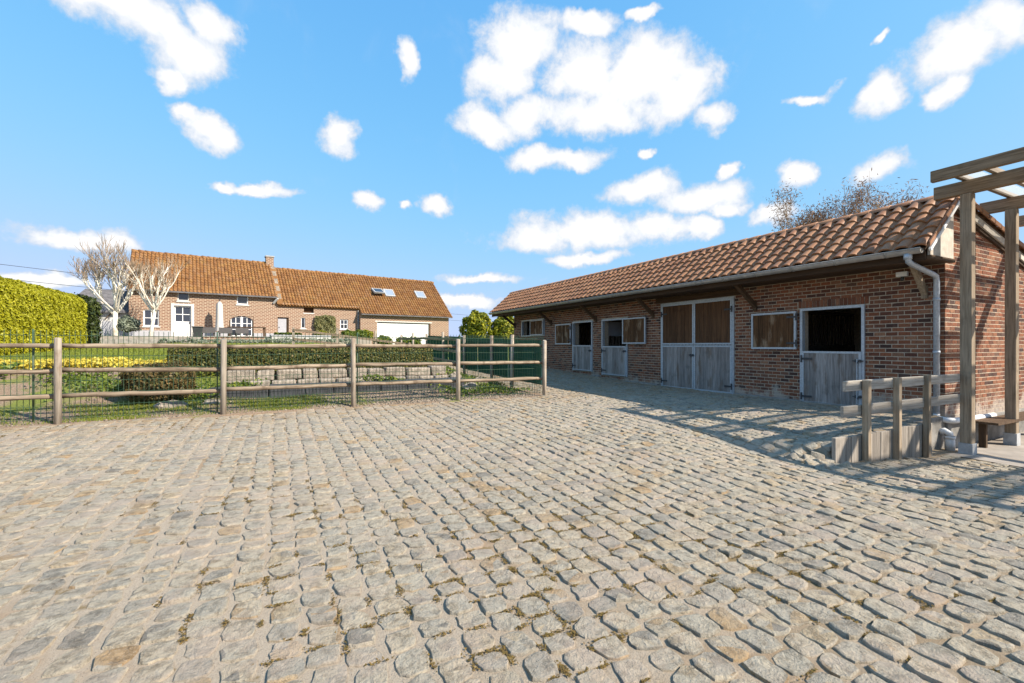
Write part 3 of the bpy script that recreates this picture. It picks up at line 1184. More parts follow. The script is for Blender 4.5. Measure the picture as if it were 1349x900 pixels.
def roof_tiles(p_eave, p_ridge, ya, yb, ncol, nrow, parent, n_single, near_first, seg, mat):
    d = Vector((p_ridge[0] - p_eave[0], 0, p_ridge[1] - p_eave[1]))
    L = d.length
    d.normalize()
    wv = Vector((0, 1, 0))
    nrm = d.cross(wv)
    if nrm.z < 0:
        nrm = -nrm
    w = (yb - ya) / ncol
    g = L / nrow
    v, f = tile_geo(w * 1.02, g + .05, .055, .028, seg)
    mat3 = Matrix((d, wv, nrm)).transposed()
    flip = mat3.determinant() < 0
    if flip:
        f = [tuple(reversed(q)) for q in f]
    tv = [mat3 @ Vector(p_) for p_ in v]
    me_v = []
    rt = random.Random(4)
    for k in range(5):
        me = bpy.data.meshes.new('roof_tile')
        me.from_pydata([tuple(p_ + nrm * rt.uniform(-.001, .001)) for p_ in tv], [], f)
        me.polygons.foreach_set('use_smooth', [True] * len(me.polygons))
        try:
            me.set_sharp_from_angle(angle=R(50))
        except Exception:
            pass
        me.materials.append(mat)
        me_v.append(me)
    lst = [(c, r_) for c in range(ncol) for r_ in range(nrow)]
    jn = MB()
    for idx, (c, r_) in enumerate(lst):
        o_ = Vector((p_eave[0], ya + c * w, p_eave[1])) + d * (r_ * g - .03) + nrm * (.004 + rt.uniform(-.004, .006)) + wv * rt.uniform(-.005, .005)
        if idx < n_single:
            o = bpy.data.objects.new('roof_tile', rt.choice(me_v))
            col.objects.link(o)
            o.location = o_
            o.parent = parent
        else:
            jn.add([tuple(o_ + p_) for p_ in tv], f)
    if jn.f:
        j = stuff(jn.obj('roof_tiles', mat, parent, True))
        try:
            j.data.set_sharp_from_angle(angle=R(50))
        except Exception:
            pass


roof_tiles(EAVE, RIDGE, RY0, RY1, 70, 6, roof, 300, True, 8, M['tile'])
roof_tiles(BACK, RIDGE, RY0, RY1, 70, 15, roofb, 0, True, 5, M['tile'])
# ridge caps
yy = RY0 - .02
rc = MB()
nc = 0
me = None
while yy < RY1:
    if me is None:
        c_ = MB()
        for i in range(9):
            a = math.pi * (i / 8) * .92 + math.pi * .04
            for (yo, rr) in ((0, .115), (.36, .098)):
                c_.v.append((math.cos(a) * rr * 1.05, yo, math.sin(a) * rr))
        for i in range(8):
            c_.f.append((2 * i, 2 * i + 1, 2 * i + 3, 2 * i + 2))
        for i in range(9):
            a = math.pi * (i / 8) * .92 + math.pi * .04
            c_.v.append((math.cos(a) * .095 * 1.05, 0, math.sin(a) * .095))
        for i in range(8):
            c_.f.append((18 + i, 2 * i, 2 * i + 2, 19 + i))
        me = bpy.data.meshes.new('ridge_tile')
        me.from_pydata(c_.v, [], c_.f)
        me.polygons.foreach_set('use_smooth', [True] * len(me.polygons))
        me.materials.append(M['tile'])
    o = bpy.data.objects.new('ridge_tile', me)
    col.objects.link(o)
    o.location = (RIDGE[0], yy, RIDGE[1] - .035)
    o.rotation_euler = (0, 0, random.uniform(-.01, .01))
    o.parent = roof
    yy += .345
# verge tiles of the near gable: bent over the edge
for (pa, pb, nrow, par_) in ((EAVE, RIDGE, 6, roof), (BACK, RIDGE, 15, roofb)):
    dx, dz = (pb[0] - pa[0]) / nrow, (pb[1] - pa[1]) / nrow
    for k in range(nrow):
        x0, z0 = pa[0] + dx * k, pa[1] + dz * k
        x1, z1 = x0 + dx * 1.08, z0 + dz * 1.08
        m_ = MB()
        for (ya, yb, ta, tb) in ((RY0 - .035, RY0 - .012, .055, -.03), (RY0 - .035, RY0 + .03, .056, .03)):
            v = [(x0, ya, z0 + ta + .012), (x1, ya, z1 + ta), (x1, yb, z1 + ta), (x0, yb, z0 + ta + .012),
                 (x0, ya, z0 + tb + .012), (x1, ya, z1 + tb), (x1, yb, z1 + tb), (x0, yb, z0 + tb + .012)]
            m_.add(v, [(0, 1, 2, 3), (7, 6, 5, 4), (0, 4, 5, 1), (1, 5, 6, 2), (2, 6, 7, 3), (3, 7, 4, 0)])
            break
        m_.obj('verge_tile', M['tile'], par_)
# barge boards on the back slope, pale board closing the eave
bb = MB().bar((RIDGE[0] - .05, Y0 - .07, gtop(RIDGE[0]) - .05), (BACK[0], Y0 - .07, roof_back(BACK[0]) - .14), .03, .13)
bb.obj('barge_board', M['palewood'], stable)
bb = MB().bar((RIDGE[0] - .05, Y0 - .03, gtop(RIDGE[0]) - .15), (BACK[0], Y0 - .03, roof_back(BACK[0]) - .25), .04, .06)
bb.obj('barge_trim', M['dark_wood_y'], stable)
v = []
for y in (RY0 + .0, RY0 + .04):
    v += [(9.72, y, 3.02), (10.585, y, 3.02), (10.585, y, roof_front(10.585) - .09), (9.72, y, roof_front(9.72) - .05)]
mkobj('eave_end_board', v, [(0, 1, 2, 3), (7, 6, 5, 4), (0, 4, 5, 1), (1, 5, 6, 2), (2, 6, 7, 3), (3, 7, 4, 0)], M['palewood'], stable)
MB().bar((9.64, RY0 - .025, roof_front(9.64) - .085), (10.74, RY0 - .025, roof_front(10.74) - .085), .03, .05).obj('verge_strip', M['white'], stable)
MB().box(9.70, 10.60, RY0 - .02, RY0 + .06, 2.955, 3.015).obj('eave_end_sill', M['dark_wood'], stable)
# soffit boards, fascia, gutter
for k in range(5):
    x0 = 9.70 + k * .178
    MB().box(x0, x0 + .17, RY0 + .06, RY1 - .05, 2.965, 2.99).obj('soffit_board', M['dark_wood_y'], stable)
MB().box(9.672, 9.698, RY0 + .05, RY1 - .04, 2.94, 3.12).obj('fascia_board', M['dark_wood_y'], stable)
gt = MB()
ns = 10
for y in (RY0 + .06, RY1 - .02):
    for (rr) in (.082, .072):
        for i in range(ns + 1):
            a = math.pi + math.pi * i / ns
            gt.v.append((9.575 + math.cos(a) * rr, y, 3.125 + math.sin(a) * rr))
n1 = ns + 1
for i in range(ns):
    gt.f.append((i, i + 1, 2 * n1 + i + 1, 2 * n1 + i))
    gt.f.append((n1 + i + 1, n1 + i, 3 * n1 + i, 3 * n1 + i + 1))
    gt.f.append((i + 1, i, n1 + i, n1 + i + 1))
    gt.f.append((2 * n1 + i, 2 * n1 + i + 1, 3 * n1 + i + 1, 3 * n1 + i))
gt.f += [(0, 2 * n1, 3 * n1, n1), (ns, n1 + ns, 3 * n1 + ns, 2 * n1 + ns)]
gutter = gt.obj('gutter', M['zinc'], stable, True)
MB().tube([(9.493, RY0 + .05, 3.127), (9.493, RY1, 3.127)], .012, 8).obj('gutter_bead', M['zinc'], gutter, True)
cap = MB()
cap.v = [(9.575, RY0 + .058, 3.125)] + [(9.575 + math.cos(math.pi + math.pi * i / 10) * .084, RY0 + .058, 3.125 + math.sin(math.pi + math.pi * i / 10) * .084) for i in range(11)]
cap.f = [(0, i + 1, i) for i in range(1, 11)]
cap.obj('gutter_end', M['zinc'], gutter)
y = RY0 + .55
while y < RY1:
    g_ = MB()
    pts = [(9.575 + math.cos(math.pi + math.pi * i / 8) * .086, y, 3.125 + math.sin(math.pi + math.pi * i / 8) * .086) for i in range(9)]
    for i in range(8):
        g_.bar(pts[i], pts[i + 1], .03, .006, up=Vector(pts[i]) - Vector((9.575, y, 3.125)))
    g_.obj('gutter_bracket', M['zinc'], gutter)
    y += .82
dp = MB()
dp.tube([(9.575, 3.83, 3.06), (9.575, 3.83, 2.99), (9.60, 3.83, 2.93), (9.70, 3.83, 2.90), (10.40, 3.80, 2.77), (10.49, 3.79, 2.74), (10.52, 3.79, 2.66), (10.52, 3.79, .24)], .046, 12)
down = dp.obj('downpipe', M['galv'], stable, True)
for z in (2.3, 1.35):
    MB().tube([(10.52, 3.79, z), (10.52, 3.79, z + .05)], .054, 12).obj('pipe_collar', M['galv'], down, True)
MB().tube([(9.575, 3.83, 3.06), (9.575, 3.83, 2.97)], .06, 12).obj('pipe_outlet', M['galv'], down, True)
wp = MB().tube([(10.52, 3.79, .27), (10.52, 3.79, .22), (10.52, 3.74, .185), (10.53, 3.64, .175), (10.58, 3.59, .172), (10.7, 3.575, .17), (12.3, 3.575, .15)], .05, 12)
wp.obj('waste_pipe', M['plastic_white'], stable, True)
wp = MB().tube([(10.38, 3.70, -.02), (10.40, 3.64, .0), (10.42, 3.58, -.04), (10.42, 3.57, -.12)], .055, 12)
wp.tube([(10.42, 3.57, -.08), (10.42, 3.57, -.34)], .068, 12)
wp.tube([(10.42, 3.57, -.08), (10.42, 3.57, -.13)], .076, 12)
wp.obj('drain_pipe', M['plastic_white'], stable, True)
# brackets carrying the eaves
for y in (3.98, 7.33, 10.80, 13.72, 16.85, 20.25):
    m_ = MB().bar((9.86, y, 2.99), (10.60, y, 2.46), .085, .10) if y > 4.2 else MB().bar((10.12, y, 2.97), (10.58, y, 2.46), .085, .10)
    m_.box(10.55, 10.615, y - .045, y + .045, 2.36, 2.60)
    m_.obj('eave_bracket', M['dark_wood'] if y > 4.2 else M['silver_z'], stable)
MB().box(WX - .03, WX + .1, lint[0], lint[1], lint[2], lint[3]).obj('lintel', M['dark_wood_y'], fw)
# flood light on the wall near the corner
fl = MB().box(10.47, 10.53, 4.20, 4.38, 2.80, 2.89)
fo = fl.obj('flood_light', M['white'], stable, bevel=.008)
MB().box(10.53, 10.60, 4.265, 4.315, 2.80, 2.84).obj('lamp_bracket', M['iron'], fo)
MB().tube([(10.52, 4.29, 2.79), (10.50, 4.29, 2.725)], .028, 10).obj('motion_sensor', M['rubber'], fo, True)


def leaf(y0, y1, z0, z1, x, mat, name, nplank, fr=.045, parent=None, thick=.05):
    """a framed plank leaf in the plane of the wall, front face at x"""
    d = MB()
    d.box(x, x + thick, y0, y0 + fr, z0, z1)
    d.box(x, x + thick, y1 - fr, y1, z0, z1)
    d.box(x + .001, x + thick - .001, y0 + fr, y1 - fr, z0, z0 + fr)
    d.box(x + .001, x + thick - .001, y0 + fr, y1 - fr, z1 - fr, z1)
    lf = d.obj(name, M['galv'], parent or stable)
    w = (y1 - y0 - 2 * fr) / nplank
    for k in range(nplank):
        a = y0 + fr + k * w
        dx = random.uniform(0, .005)
        MB().box(x + .012 + dx, x + thick - .01, a + .0025, a + w - .0025, z0 + fr, z1 - fr).obj('plank', mat, lf)
    return lf


def hinge(y, z, x, lf):
    m_ = MB().tube([(x - .014, y, z - .08), (x - .014, y, z + .08)], .018, 8)
    c_y = sum(v_.co.y for v_ in lf.data.vertices) / len(lf.data.vertices)
    sg = 1 if c_y > y else -1
    m_.box(x - .009, x - .001, min(y, y + sg * .22), max(y, y + sg * .22), z - .022, z + .022)
    m_.obj('hinge', M['iron'], lf)


def frame(op, x0, fr=.055):
    a, b_, c_, d_ = op
    f_ = MB()
    f_.box(x0, x0 + .11, a, a + fr, c_, d_)
    f_.box(x0, x0 + .11, b_ - fr, b_, c_, d_)
    f_.box(x0 + .001, x0 + .109, a + fr, b_ - fr, d_ - fr, d_)
    return f_.obj('door_frame', M['galv'], stable)


def bolt(y, z, x, lf, dirn=1):
    m_ = MB().tube([(x - .02, y - .09, z), (x - .02, y + .10, z)], .011, 8)
    m_.box(x - .03, x, y - .05, y - .02, z - .03, z + .03)
    m_.box(x - .03, x, y + .03, y + .06, z - .03, z + .03)
    m_.tube([(x - .02, y, z), (x - .05, y, z - .05)], .009, 6)
    m_.obj('bolt', M['iron'], lf)


X_ = WX - .045
# right-hand door: lower leaf shut, upper leaf folded back on the wall
frame(doorA, X_)
lf = leaf(4.99, 6.17, .21, 1.37, X_ - .02, M['plank_grey'], 'lower_door_leaf', 9)
bolt(5.03, 1.18, X_ - .02, lf)
bolt(5.03, .45, X_ - .02, lf)
hinge(6.17, .36, X_ - .02, lf)
hinge(6.17, 1.2, X_ - .02, lf)
MB().tube([(X_ - .045, 5.05, .3), (X_ - .045, 5.05, 1.22)], .012, 8).obj('lock_rod', M['galv'], lf)
lf = leaf(6.28, 7.38, 1.41, 2.28, WX - .10, M['plank_worn'], 'upper_door_leaf', 8)
hinge(6.27, 1.55, WX - .10, lf)
hinge(6.27, 2.15, WX - .10, lf)
# double door
frame(doorD, X_, .05)
for (a, b_) in ((7.96, 9.18), (9.19, 10.40)):
    lf = leaf(a, b_, .22, 1.50, X_ - .015, M['plank_grey'], 'lower_door_leaf', 8, .05)
    hinge(a if a < 8.5 else b_, .42, X_ - .015, lf)
    lf2 = leaf(a, b_, 1.52, 2.73, X_ - .015, M['plank_brown'], 'upper_door_leaf', 8, .045)
    hinge(a if a < 8.5 else b_, 2.45, X_ - .015, lf2)
    if a > 9:
        bolt(9.24, 1.22, X_ - .015, lf)
# the two middle doors
frame(doorB, X_)
lf = leaf(12.03, 13.31, .44, 1.47, X_ - .02, M['plank_grey'], 'lower_door_leaf', 9)
hinge(13.31, .6, X_ - .02, lf)
hinge(13.31, 1.3, X_ - .02, lf)
bolt(12.08, 1.3, X_ - .02, lf)
lf = leaf(11.06, 12.16, 1.55, 2.42, WX - .11, M['plank_worn'], 'upper_door_leaf', 8)
frame(doorC, X_)
lf = leaf(13.97, 15.17, .52, 1.50, X_ - .02, M['plank_grey'], 'lower_door_leaf', 8)
hinge(15.17, .7, X_ - .02, lf)
bolt(14.02, 1.3, X_ - .02, lf)
lf = leaf(15.28, 16.42, 1.54, 2.38, WX - .10, M['plank_worn'], 'upper_door_leaf', 8)
hinge(15.27, 1.7, WX - .10, lf)
hinge(15.27, 2.2, WX - .10, lf)
# far window with its shutter slid half across
f_ = MB()
a, b_, c_, d_ = winD
f_.box(X_, X_ + .1, a, a + .06, c_, d_)
f_.box(X_, X_ + .1, b_ - .06, b_, c_, d_)
f_.box(X_ + .001, X_ + .099, a + .06, b_ - .06, d_ - .05, d_)
f_.box(X_ + .001, X_ + .099, a + .06, b_ - .06, c_, c_ + .05)
wf = f_.obj('window_frame', M['galv'], stable)
leaf(17.44, 18.60, 1.96, 2.66, X_ - .06, M['plank_worn'], 'window_shutter', 7)

# ------------------------------------------------------------------ boarded ramp edge with its handrail
ramp_o = thing('ramp_railing', (8.4, 3.4, -.15), 'silvered timber handrail and plank retaining edge beside the stable ramp', 'railing')
x = 6.52
rb = random.Random(2)
while x < 9.25:
    w = rb.uniform(.105, .15)
    zt = .265 + rb.uniform(-.012, .012)
    MB().box(x, x + w - .004, 3.385 + rb.uniform(-.006, .006), 3.43, -.45, zt).obj('plank', M['silver_plank'], ramp_o, bevel=.004)
    x += w
for (x, zt) in ((7.2, 1.02), (8.04, 1.03), (8.95, 1.04)):
    MB().box(x - .04, x + .04, 3.30, 3.38, -.5, zt).obj('post', M['silver_z'], ramp_o, bevel=.006)
MB().bar((6.80, 3.42, .945), (10.12, 3.36, .955), .045, .14).obj('rail', M['silver_x'], ramp_o, bevel=.008)
MB().bar((6.74, 3.42, .60), (10.12, 3.36, .615), .045, .15).obj('rail', M['silver_x'], ramp_o, bevel=.008)
for k in range(2):
    MB().box(9.25, 9.29, 3.435 + k * .15, 3.58 + k * .15, -.45, .26).obj('plank', M['silver_plank'], ramp_o, bevel=.004)
MB().box(9.292, 10.565, 3.69, 3.76, -.5, .225).obj('concrete_edge', M['plinth'], ramp_o, bevel=.01)

# ------------------------------------------------------------------ pergola
perg = thing('pergola', (11.2, 1, -.34), 'tall weathered timber pergola beside the stable gable', 'pergola')
PXs = (10.22, 12.12, 14.02)
for px in PXs:
    for py in (3.28, -2.4):
        zb = -.345
        po = MB().box(px - .075, px + .075, py - .075, py + .075, zb + .2, 4.02).obj('post', M['silver_z'], perg, bevel=.01)
        MB().box(px - .09, px + .09, py - .09, py + .09, zb - .1, zb + .22).obj('post_shoe', M['bluestone'], po, bevel=.004)
    MB().box(px - .07, px + .07, -2.9, 3.70, 4.022, 4.24).obj('beam', M['beam_y'], perg, bevel=.008)
MB().box(9.38, 9.47, -2.9, 3.46, 4.13, 4.31).obj('beam', M['beam_y'], perg, bevel=.008)
y = 3.30
k = 0
while y > -2.9:
    MB().box(9.472, 14.4, y - .03, y + .03, 4.242, 4.33).obj('batten', M['beam_x'], perg)
    if k % 2 == 0:
        MB().box(9.475, 14.4, y - .27, y - .035, 4.27, 4.276).obj('roof_sheet', M['sheet'], perg)
    y -= .68 if k % 2 else .36
    k += 1

# bench by the gable
bench = thing('wooden_bench', (12.6, 3.5, -.34), 'low brown slatted wooden bench against the stable gable behind the pergola post', 'bench')
for k in range(3):
    MB().box(11.15, 13.9, 3.18 + k * .12, 3.29 + k * .12, .10, .14).obj('seat_slat', M['dark_wood'], bench)
for x in (11.3, 12.5, 13.7):
    MB().box(x, x + .07, 3.38, 3.48, -.345, .10).obj('leg', M['dark_wood'], bench)

# ------------------------------------------------------------------ paddock fence along the yard
FY = 9.60
FX = [-9.73, -7.51, -5.29, -3.07, -.87, 1.35, 3.58, 5.83]
fence = thing('paddock_fence', (0, FY, .26), 'weathered three-rail post fence along the back edge of the cobbled yard', 'fence')
rb = random.Random(9)
for i, x in enumerate(FX):
    zb = float(yard(x, FY))
    lean = rb.uniform(-.015, .015)
    h_ = 1.36 + rb.uniform(-.01, .02)
    m_ = MB().tube([(x, FY, zb - .3), (x + lean, FY + rb.uniform(-.01, .01), zb + h_ - .012), (x + lean, FY, zb + h_)], [.049, .047, .041], 14)
    m_.obj('post', M['fence_post'], fence, True)
for i in range(len(FX) - 1):
    for hz in (1.235, .83, .44):
        za = float(yard(FX[i], FY)) + hz + rb.uniform(-.015, .015)
        zb_ = float(yard(FX[i + 1], FY)) + hz + rb.uniform(-.015, .015)
        p0 = Vector((FX[i] + .015, FY + .095, za))
        p1 = Vector((FX[i + 1] - .015, FY + .095, zb_))
        m_ = MB()
        npt = 11
        pts = [p0.lerp(p1, k / (npt - 1)) + Vector((0, rb.uniform(-.005, .005), rb.uniform(-.007, .007))) for k in range(npt)]
        m_.tube(pts, [.041 + rb.uniform(-.005, .005) for _ in range(npt)], 6)
        m_.obj('rail', M['fence_rail'], fence, True)


def wire_panel(p0, p1, z0, z1, parent, step=.068, r=.004, hz=None):
    d = Vector((p1[0] - p0[0], p1[1] - p0[1], 0))
    L = d.length
    m_ = MB()
    nv = int(L / step)
    for k in range(nv + 1):
        t = k / nv
        x, y = p0[0] + d.x * t, p0[1] + d.y * t
        za = z0[0] * (1 - t) + z0[1] * t
        zb_ = z1[0] * (1 - t) + z1[1] * t
        m_.tube([(x, y, za), (x, y, zb_)], r, 4, False)
    for hh in (hz or (.05, .25, .45, .65, .85, 1.05, 1.22, 1.38)):
        if hh < z1[0] - z0[0]:
            m_.tube([(p0[0], p0[1], z0[0] + hh), (p1[0], p1[1], z0[1] + hh)], r * 1.1, 4, False)
    return m_.obj('wire_mesh', M['green_wire'], parent)


mesh_f = thing('wire_fence', (0, FY + .2, .26), 'green welded wire mesh fence standing just behind the wooden yard fence', 'fence')
wx = [-9.9, -7.4, -4.9, -3.42, -.98, 1.46, 3.7, 5.75]
for i in range(len(wx) - 1):
    za = [float(yard(wx[i + k], FY)) + .02 for k in (0, 1)]
    wire_panel((wx[i] + .03, FY + .17), (wx[i + 1] - .03, FY + .17), za, [z + 1.46 for z in za], mesh_f)
for x in wx[1:-1]:
    z = float(yard(x, FY))
    MB().tube([(x, FY + .20, z - .2), (x, FY + .20, z + 1.50)], .012, 8).obj('post', M['green_wire'], mesh_f, True)

# fence returning along the garden side
ret = thing('return_fence', (5.83, 16, .3), 'weathered rail fence running back beside the path towards the house', 'fence')
RYs = [11.35, 12.7, 15.0, 17.3, 19.6, 21.9, 24.2]
for y in RYs:
    z = float(yard(5.9, y))
    MB().tube([(5.83, y, z - .3), (5.83 + rb.uniform(-.02, .02), y, z + 1.44 + rb.uniform(0, .12))], .05, 10).obj('post', M['fence_post'], ret, True)
for i in range(len(RYs)):
    ya = 9.7 if i == 0 else RYs[i - 1]
    yb = RYs[i]
    for hz in (1.26, .84, .44) if i > 2 else ():
        MB().bar((5.75, ya + .02, float(yard(5.9, ya)) + hz + rb.uniform(-.02, .02)), (5.75, yb - .02, float(yard(5.9, yb)) + hz + rb.uniform(-.02, .02)), .05, .10).obj('rail', M['fence_rail_y'], ret, bevel=.01)
for i in range(3):
    ya, yb = ([9.75] + RYs)[i], RYs[i]
    z = [float(yard(5.9, ya)) + .03, float(yard(5.9, yb)) + .03]
    wire_panel((5.90, ya), (5.90, yb), z, [z[0] + 1.44, z[1] + 1.44], ret)
scr = thing('windbreak_screen', (6.0, 14, .3), 'dark green windbreak screen tied to the fence beside the path', 'screen')
for (ya, yb) in ((10.05, 11.9), (11.95, 14.2), (14.25, 17.2), (17.25, 20.2)):
    v = []
    ncs = 14
    for k in range(ncs + 1):
        y = ya + (yb - ya) * k / ncs
        z = float(yard(5.9, y))
        wob = .02 * math.sin(k * 1.9) + .012 * math.sin(k * 3.7 + 1)
        for (xo) in (5.99, 6.005):
            v.append((xo + wob, y, z + .22))
            v.append((xo + wob * .4, y, z + 1.36))
    f = []
    for k in range(ncs):
        o = k * 4
        f += [(o, o + 4, o + 5, o + 1), (o + 2, o + 3, o + 7, o + 6), (o + 1, o + 5, o + 7, o + 3), (o, o + 2, o + 6, o + 4)]
    f += [(0, 1, 3, 2), (ncs * 4, ncs * 4 + 2, ncs * 4 + 3, ncs * 4 + 1)]
    mkobj('screen_panel', v, f, M['green_cloth'], scr)

# cross fence further back
cf_ = thing('cross_fence', (4.2, 21, .7), 'distant dark rail fence in front of the garage drive', 'fence')
for x in (.6, 2.4, 4.1, 5.7):
    z = float(garden(x, 22.0))
    MB().box(x - .05, x + .05, 21.95, 22.05, z - .2, z + 1.05).obj('post', M['fence_post'], cf_)
for hz in (.95, .55):
    MB().bar((.6, 21.93, float(garden(.6, 22.0)) + hz), (5.75, 21.93, float(garden(5.7, 22.0)) + hz), .05, .1).obj('rail', M['fence_rail'], cf_)


# ------------------------------------------------------------------ foliage
def leaves(P_, N_, size, rg, elong=1.6, flop=.7):
    """one small four-sided leaf per point, loosely facing N"""
    n_ = len(P_)
    N_ = N_ + rg.normal(0, flop, (n_, 3))
    N_ /= np.linalg.norm(N_, axis=1, keepdims=True) + 1e-9
    a = rg.normal(0, 1, (n_, 3))
    T = np.cross(N_, a)
    T /= np.linalg.norm(T, axis=1, keepdims=True) + 1e-9
    B_ = np.cross(N_, T)
    s = size * rg.uniform(.6, 1.35, (n_, 1))
    L_ = T * s * elong / 2
    W_ = B_ * s / 2
    V = np.stack([P_ - L_, P_ + W_ * .9 - L_ * .1, P_ + L_ + N_ * s * .15, P_ - W_ * .9 - L_ * .1], 1).reshape(-1, 3)
    F = np.arange(n_ * 4).reshape(-1, 4)
    return V, F


def box_points(x0, x1, y0, y1, z0, z1, per, rg, lump=.04, rnd_=.12):
    """points just under the surface of a clipped box (5 faces), with lumps"""
    out, nor = [], []
    for ax, s_, A in ((0, -1, (y1 - y0) * (z1 - z0)), (0, 1, (y1 - y0) * (z1 - z0)), (1, -1, (x1 - x0) * (z1 - z0)), (1, 1, (x1 - x0) * (z1 - z0)), (2, 1, (x1 - x0) * (y1 - y0))):
        n_ = max(4, int(A * per))
        q = np.stack([rg.uniform(x0, x1, n_), rg.uniform(y0, y1, n_), rg.uniform(z0, z1, n_)], 1)
        lim = ((x0, x1), (y0, y1), (z0, z1))[ax]
        q[:, ax] = lim[1] if s_ > 0 else lim[0]
        nv = np.zeros((n_, 3))
        nv[:, ax] = s_
        out.append(q)
        nor.append(nv)
    q, nv = np.concatenate(out), np.concatenate(nor)
    c = np.array([(x0 + x1) / 2, (y0 + y1) / 2, (z0 + z1) / 2])
    hs = np.array([(x1 - x0) / 2, (y1 - y0) / 2, (z1 - z0) / 2])
    # rounded edges
    r_ = min(rnd_, *hs)
    inner = np.clip(q, c - hs + r_, c + hs - r_)
    dd = q - inner
    l_ = np.linalg.norm(dd, axis=1, keepdims=True)
    q = inner + dd / np.maximum(l_, 1e-6) * np.minimum(l_, r_)
    lum = lump * (np.sin(q[:, 0] * 5.1 + q[:, 2] * 3.3) * np.cos(q[:, 1] * 4.3 + q[:, 2] * 2.1) + .6 * np.sin(q[:, 0] * 11 + q[:, 1] * 13 + q[:, 2] * 9))
    q = q + nv * (lum[:, None] + rg.normal(0, lump * .5, (len(q), 1)))
    return q, nv


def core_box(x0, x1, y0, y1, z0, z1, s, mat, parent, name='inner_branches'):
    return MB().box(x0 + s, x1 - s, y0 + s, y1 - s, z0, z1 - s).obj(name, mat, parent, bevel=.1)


def hedge(name, label, cat, bx, per, size, mat, core=None, lump=.04, gshift=None, rnd_=.12, inset=None):
    x0, x1, y0, y1, z0, z1 = bx
    h_ = thing(name, ((x0 + x1) / 2, (y0 + y1) / 2, z0), label, cat)
    q, nv = box_points(x0, x1, y0, y1, z0, z1, per, rng, lump, rnd_)
    V, F = leaves(q, nv + np.array([0, 0, .3]), size, rng)
    if gshift is not None:
        V[:, 2] += gshift(V[:, 0], V[:, 1])
    np_obj('foliage', V, F, mat, h_)
    core_box(x0, x1, y0, y1, z0, z1, inset or min(.07, (z1 - z0) * .12), core or M['core'], h_)
    return h_


hedge('conifer_hedge', 'tall golden green clipped conifer hedge at the left of the garden', 'hedge', (-9.4, -7.35, 13.0, 26.2, 1.0, 3.62), 1700, .06, M['conifer'], M['core_gold'], .035, rnd_=.5, inset=.24)
hedge('yew_hedge', 'tall dark green hedge behind the end of the golden conifer hedge', 'hedge', (-10.2, -7.75, 27.4, 29.2, 1.3, 3.75), 260, .10, M['yew'], None, .07, rnd_=.4, inset=.22)
hedge('clipped_hedge', 'long low clipped dark green hedge on top of the stone wall', 'hedge', (-2.1, 3.75, 12.0, 12.75, .80, 1.44), 1500, .036, M['boxhedge'], None, .018, rnd_=.08)
hedge('russet_bush', 'low brownish clipped bush just behind the wire fence', 'bush', (-2.55, -1.55, 10.55, 11.5, .42, 1.12), 1700, .036, M['russet'], None, .04, rnd_=.25)


def mound(name, label, cat, c, rad, n_, size, mat, core=None, stem=None, flat=1.0, lump=.12):
    """a rounded shrub of leaf-sized faces"""
    t_ = thing(name, (c[0], c[1], c[2] - rad[2] * .9), label, cat)
    d = rng.normal(0, 1, (n_, 3))
    d /= np.linalg.norm(d, axis=1, keepdims=True)
    d[:, 2] = np.where(d[:, 2] < -.5, -d[:, 2], d[:, 2])
    ll = 1 + lump * (np.sin(d[:, 0] * 7 + c[0]) * np.cos(d[:, 1] * 6 + c[1]) + .7 * np.sin(d[:, 2] * 9 + d[:, 0] * 5))
    rr = ll * rng.uniform(.72, 1.04, n_) ** .6
    q = np.array(c) + d * rr[:, None] * np.array(rad)
    V, F = leaves(q, d, size, rng)
    np_obj('foliage', V, F, mat, t_)
    cm = MB()
    for i in range(5):
        for j in range(8):
            th, ph = math.pi * i / 4, 2 * math.pi * j / 8
            cm.v.append((c[0] + rad[0] * .72 * math.sin(th) * math.cos(ph), c[1] + rad[1] * .72 * math.sin(th) * math.sin(ph), c[2] + rad[2] * .72 * math.cos(th)))
    for i in range(4):
        for j in range(8):
            cm.f.append((i * 8 + j, (i + 1) * 8 + j, (i + 1) * 8 + (j + 1) % 8, i * 8 + (j + 1) % 8))
    cm.obj('inner_branches', core or M['core'], t_, True)
    if stem:
        MB().tube([(c[0], c[1], stem), (c[0], c[1], c[2])], .05, 6).obj('stem', M['greybark'], t_)
    return t_


# golden groundcover and weeds on the bank
def cover(name, label, cat, n_, fx, size, mat, hgt):
    q = fx(n_)
    z = garden(q[:, 0], q[:, 1])
    u = rng.uniform(0, 1, len(q)) ** .5
    P_ = np.stack([q[:, 0], q[:, 1], z + hgt(q[:, 0], q[:, 1]) * u], 1)
    V, F = leaves(P_, np.tile([0, -.2, 1.0], (len(q), 1)), size, rng, 1.4, .8)
    return stuff(np_obj(name, V, F, mat, None), label, cat)


def band(x0, x1, y0, y1, wav=.3):
    def fn(n_):
        x = rng.uniform(x0, x1, n_)
        y = rng.uniform(y0, y1, n_) + wav * np.sin(x * 1.3) + .15 * np.sin(x * 3.1)
        return np.stack([x, y], 1)
    return fn


def lumps(h0, k=2.2):
    return lambda x, y: h0 * (.65 + .35 * np.sin(x * k + 1.3 * y) * np.cos(y * k * .8 - x * .6))


cover('golden_groundcover', 'bright golden yellow groundcover across the bank', 'plants', 16000, band(-9, -1.9, 12.6, 13.7, .15), .055, M['golden'], lumps(.26))
cover('green_groundcover', 'leafy green plants in front of the golden groundcover', 'plants', 3500, band(-9, -4.6, 12.2, 12.9, .1), .06, M['weed'], lumps(.34))


def patches(centers, n_each):
    def fn(n_):
        out = []
        for (x, y, rx, ry, k) in centers:
            m_ = int(n_each * k)
            out.append(np.stack([x + rng.normal(0, rx, m_), y + rng.normal(0, ry, m_)], 1))
        return np.concatenate(out)
    return fn


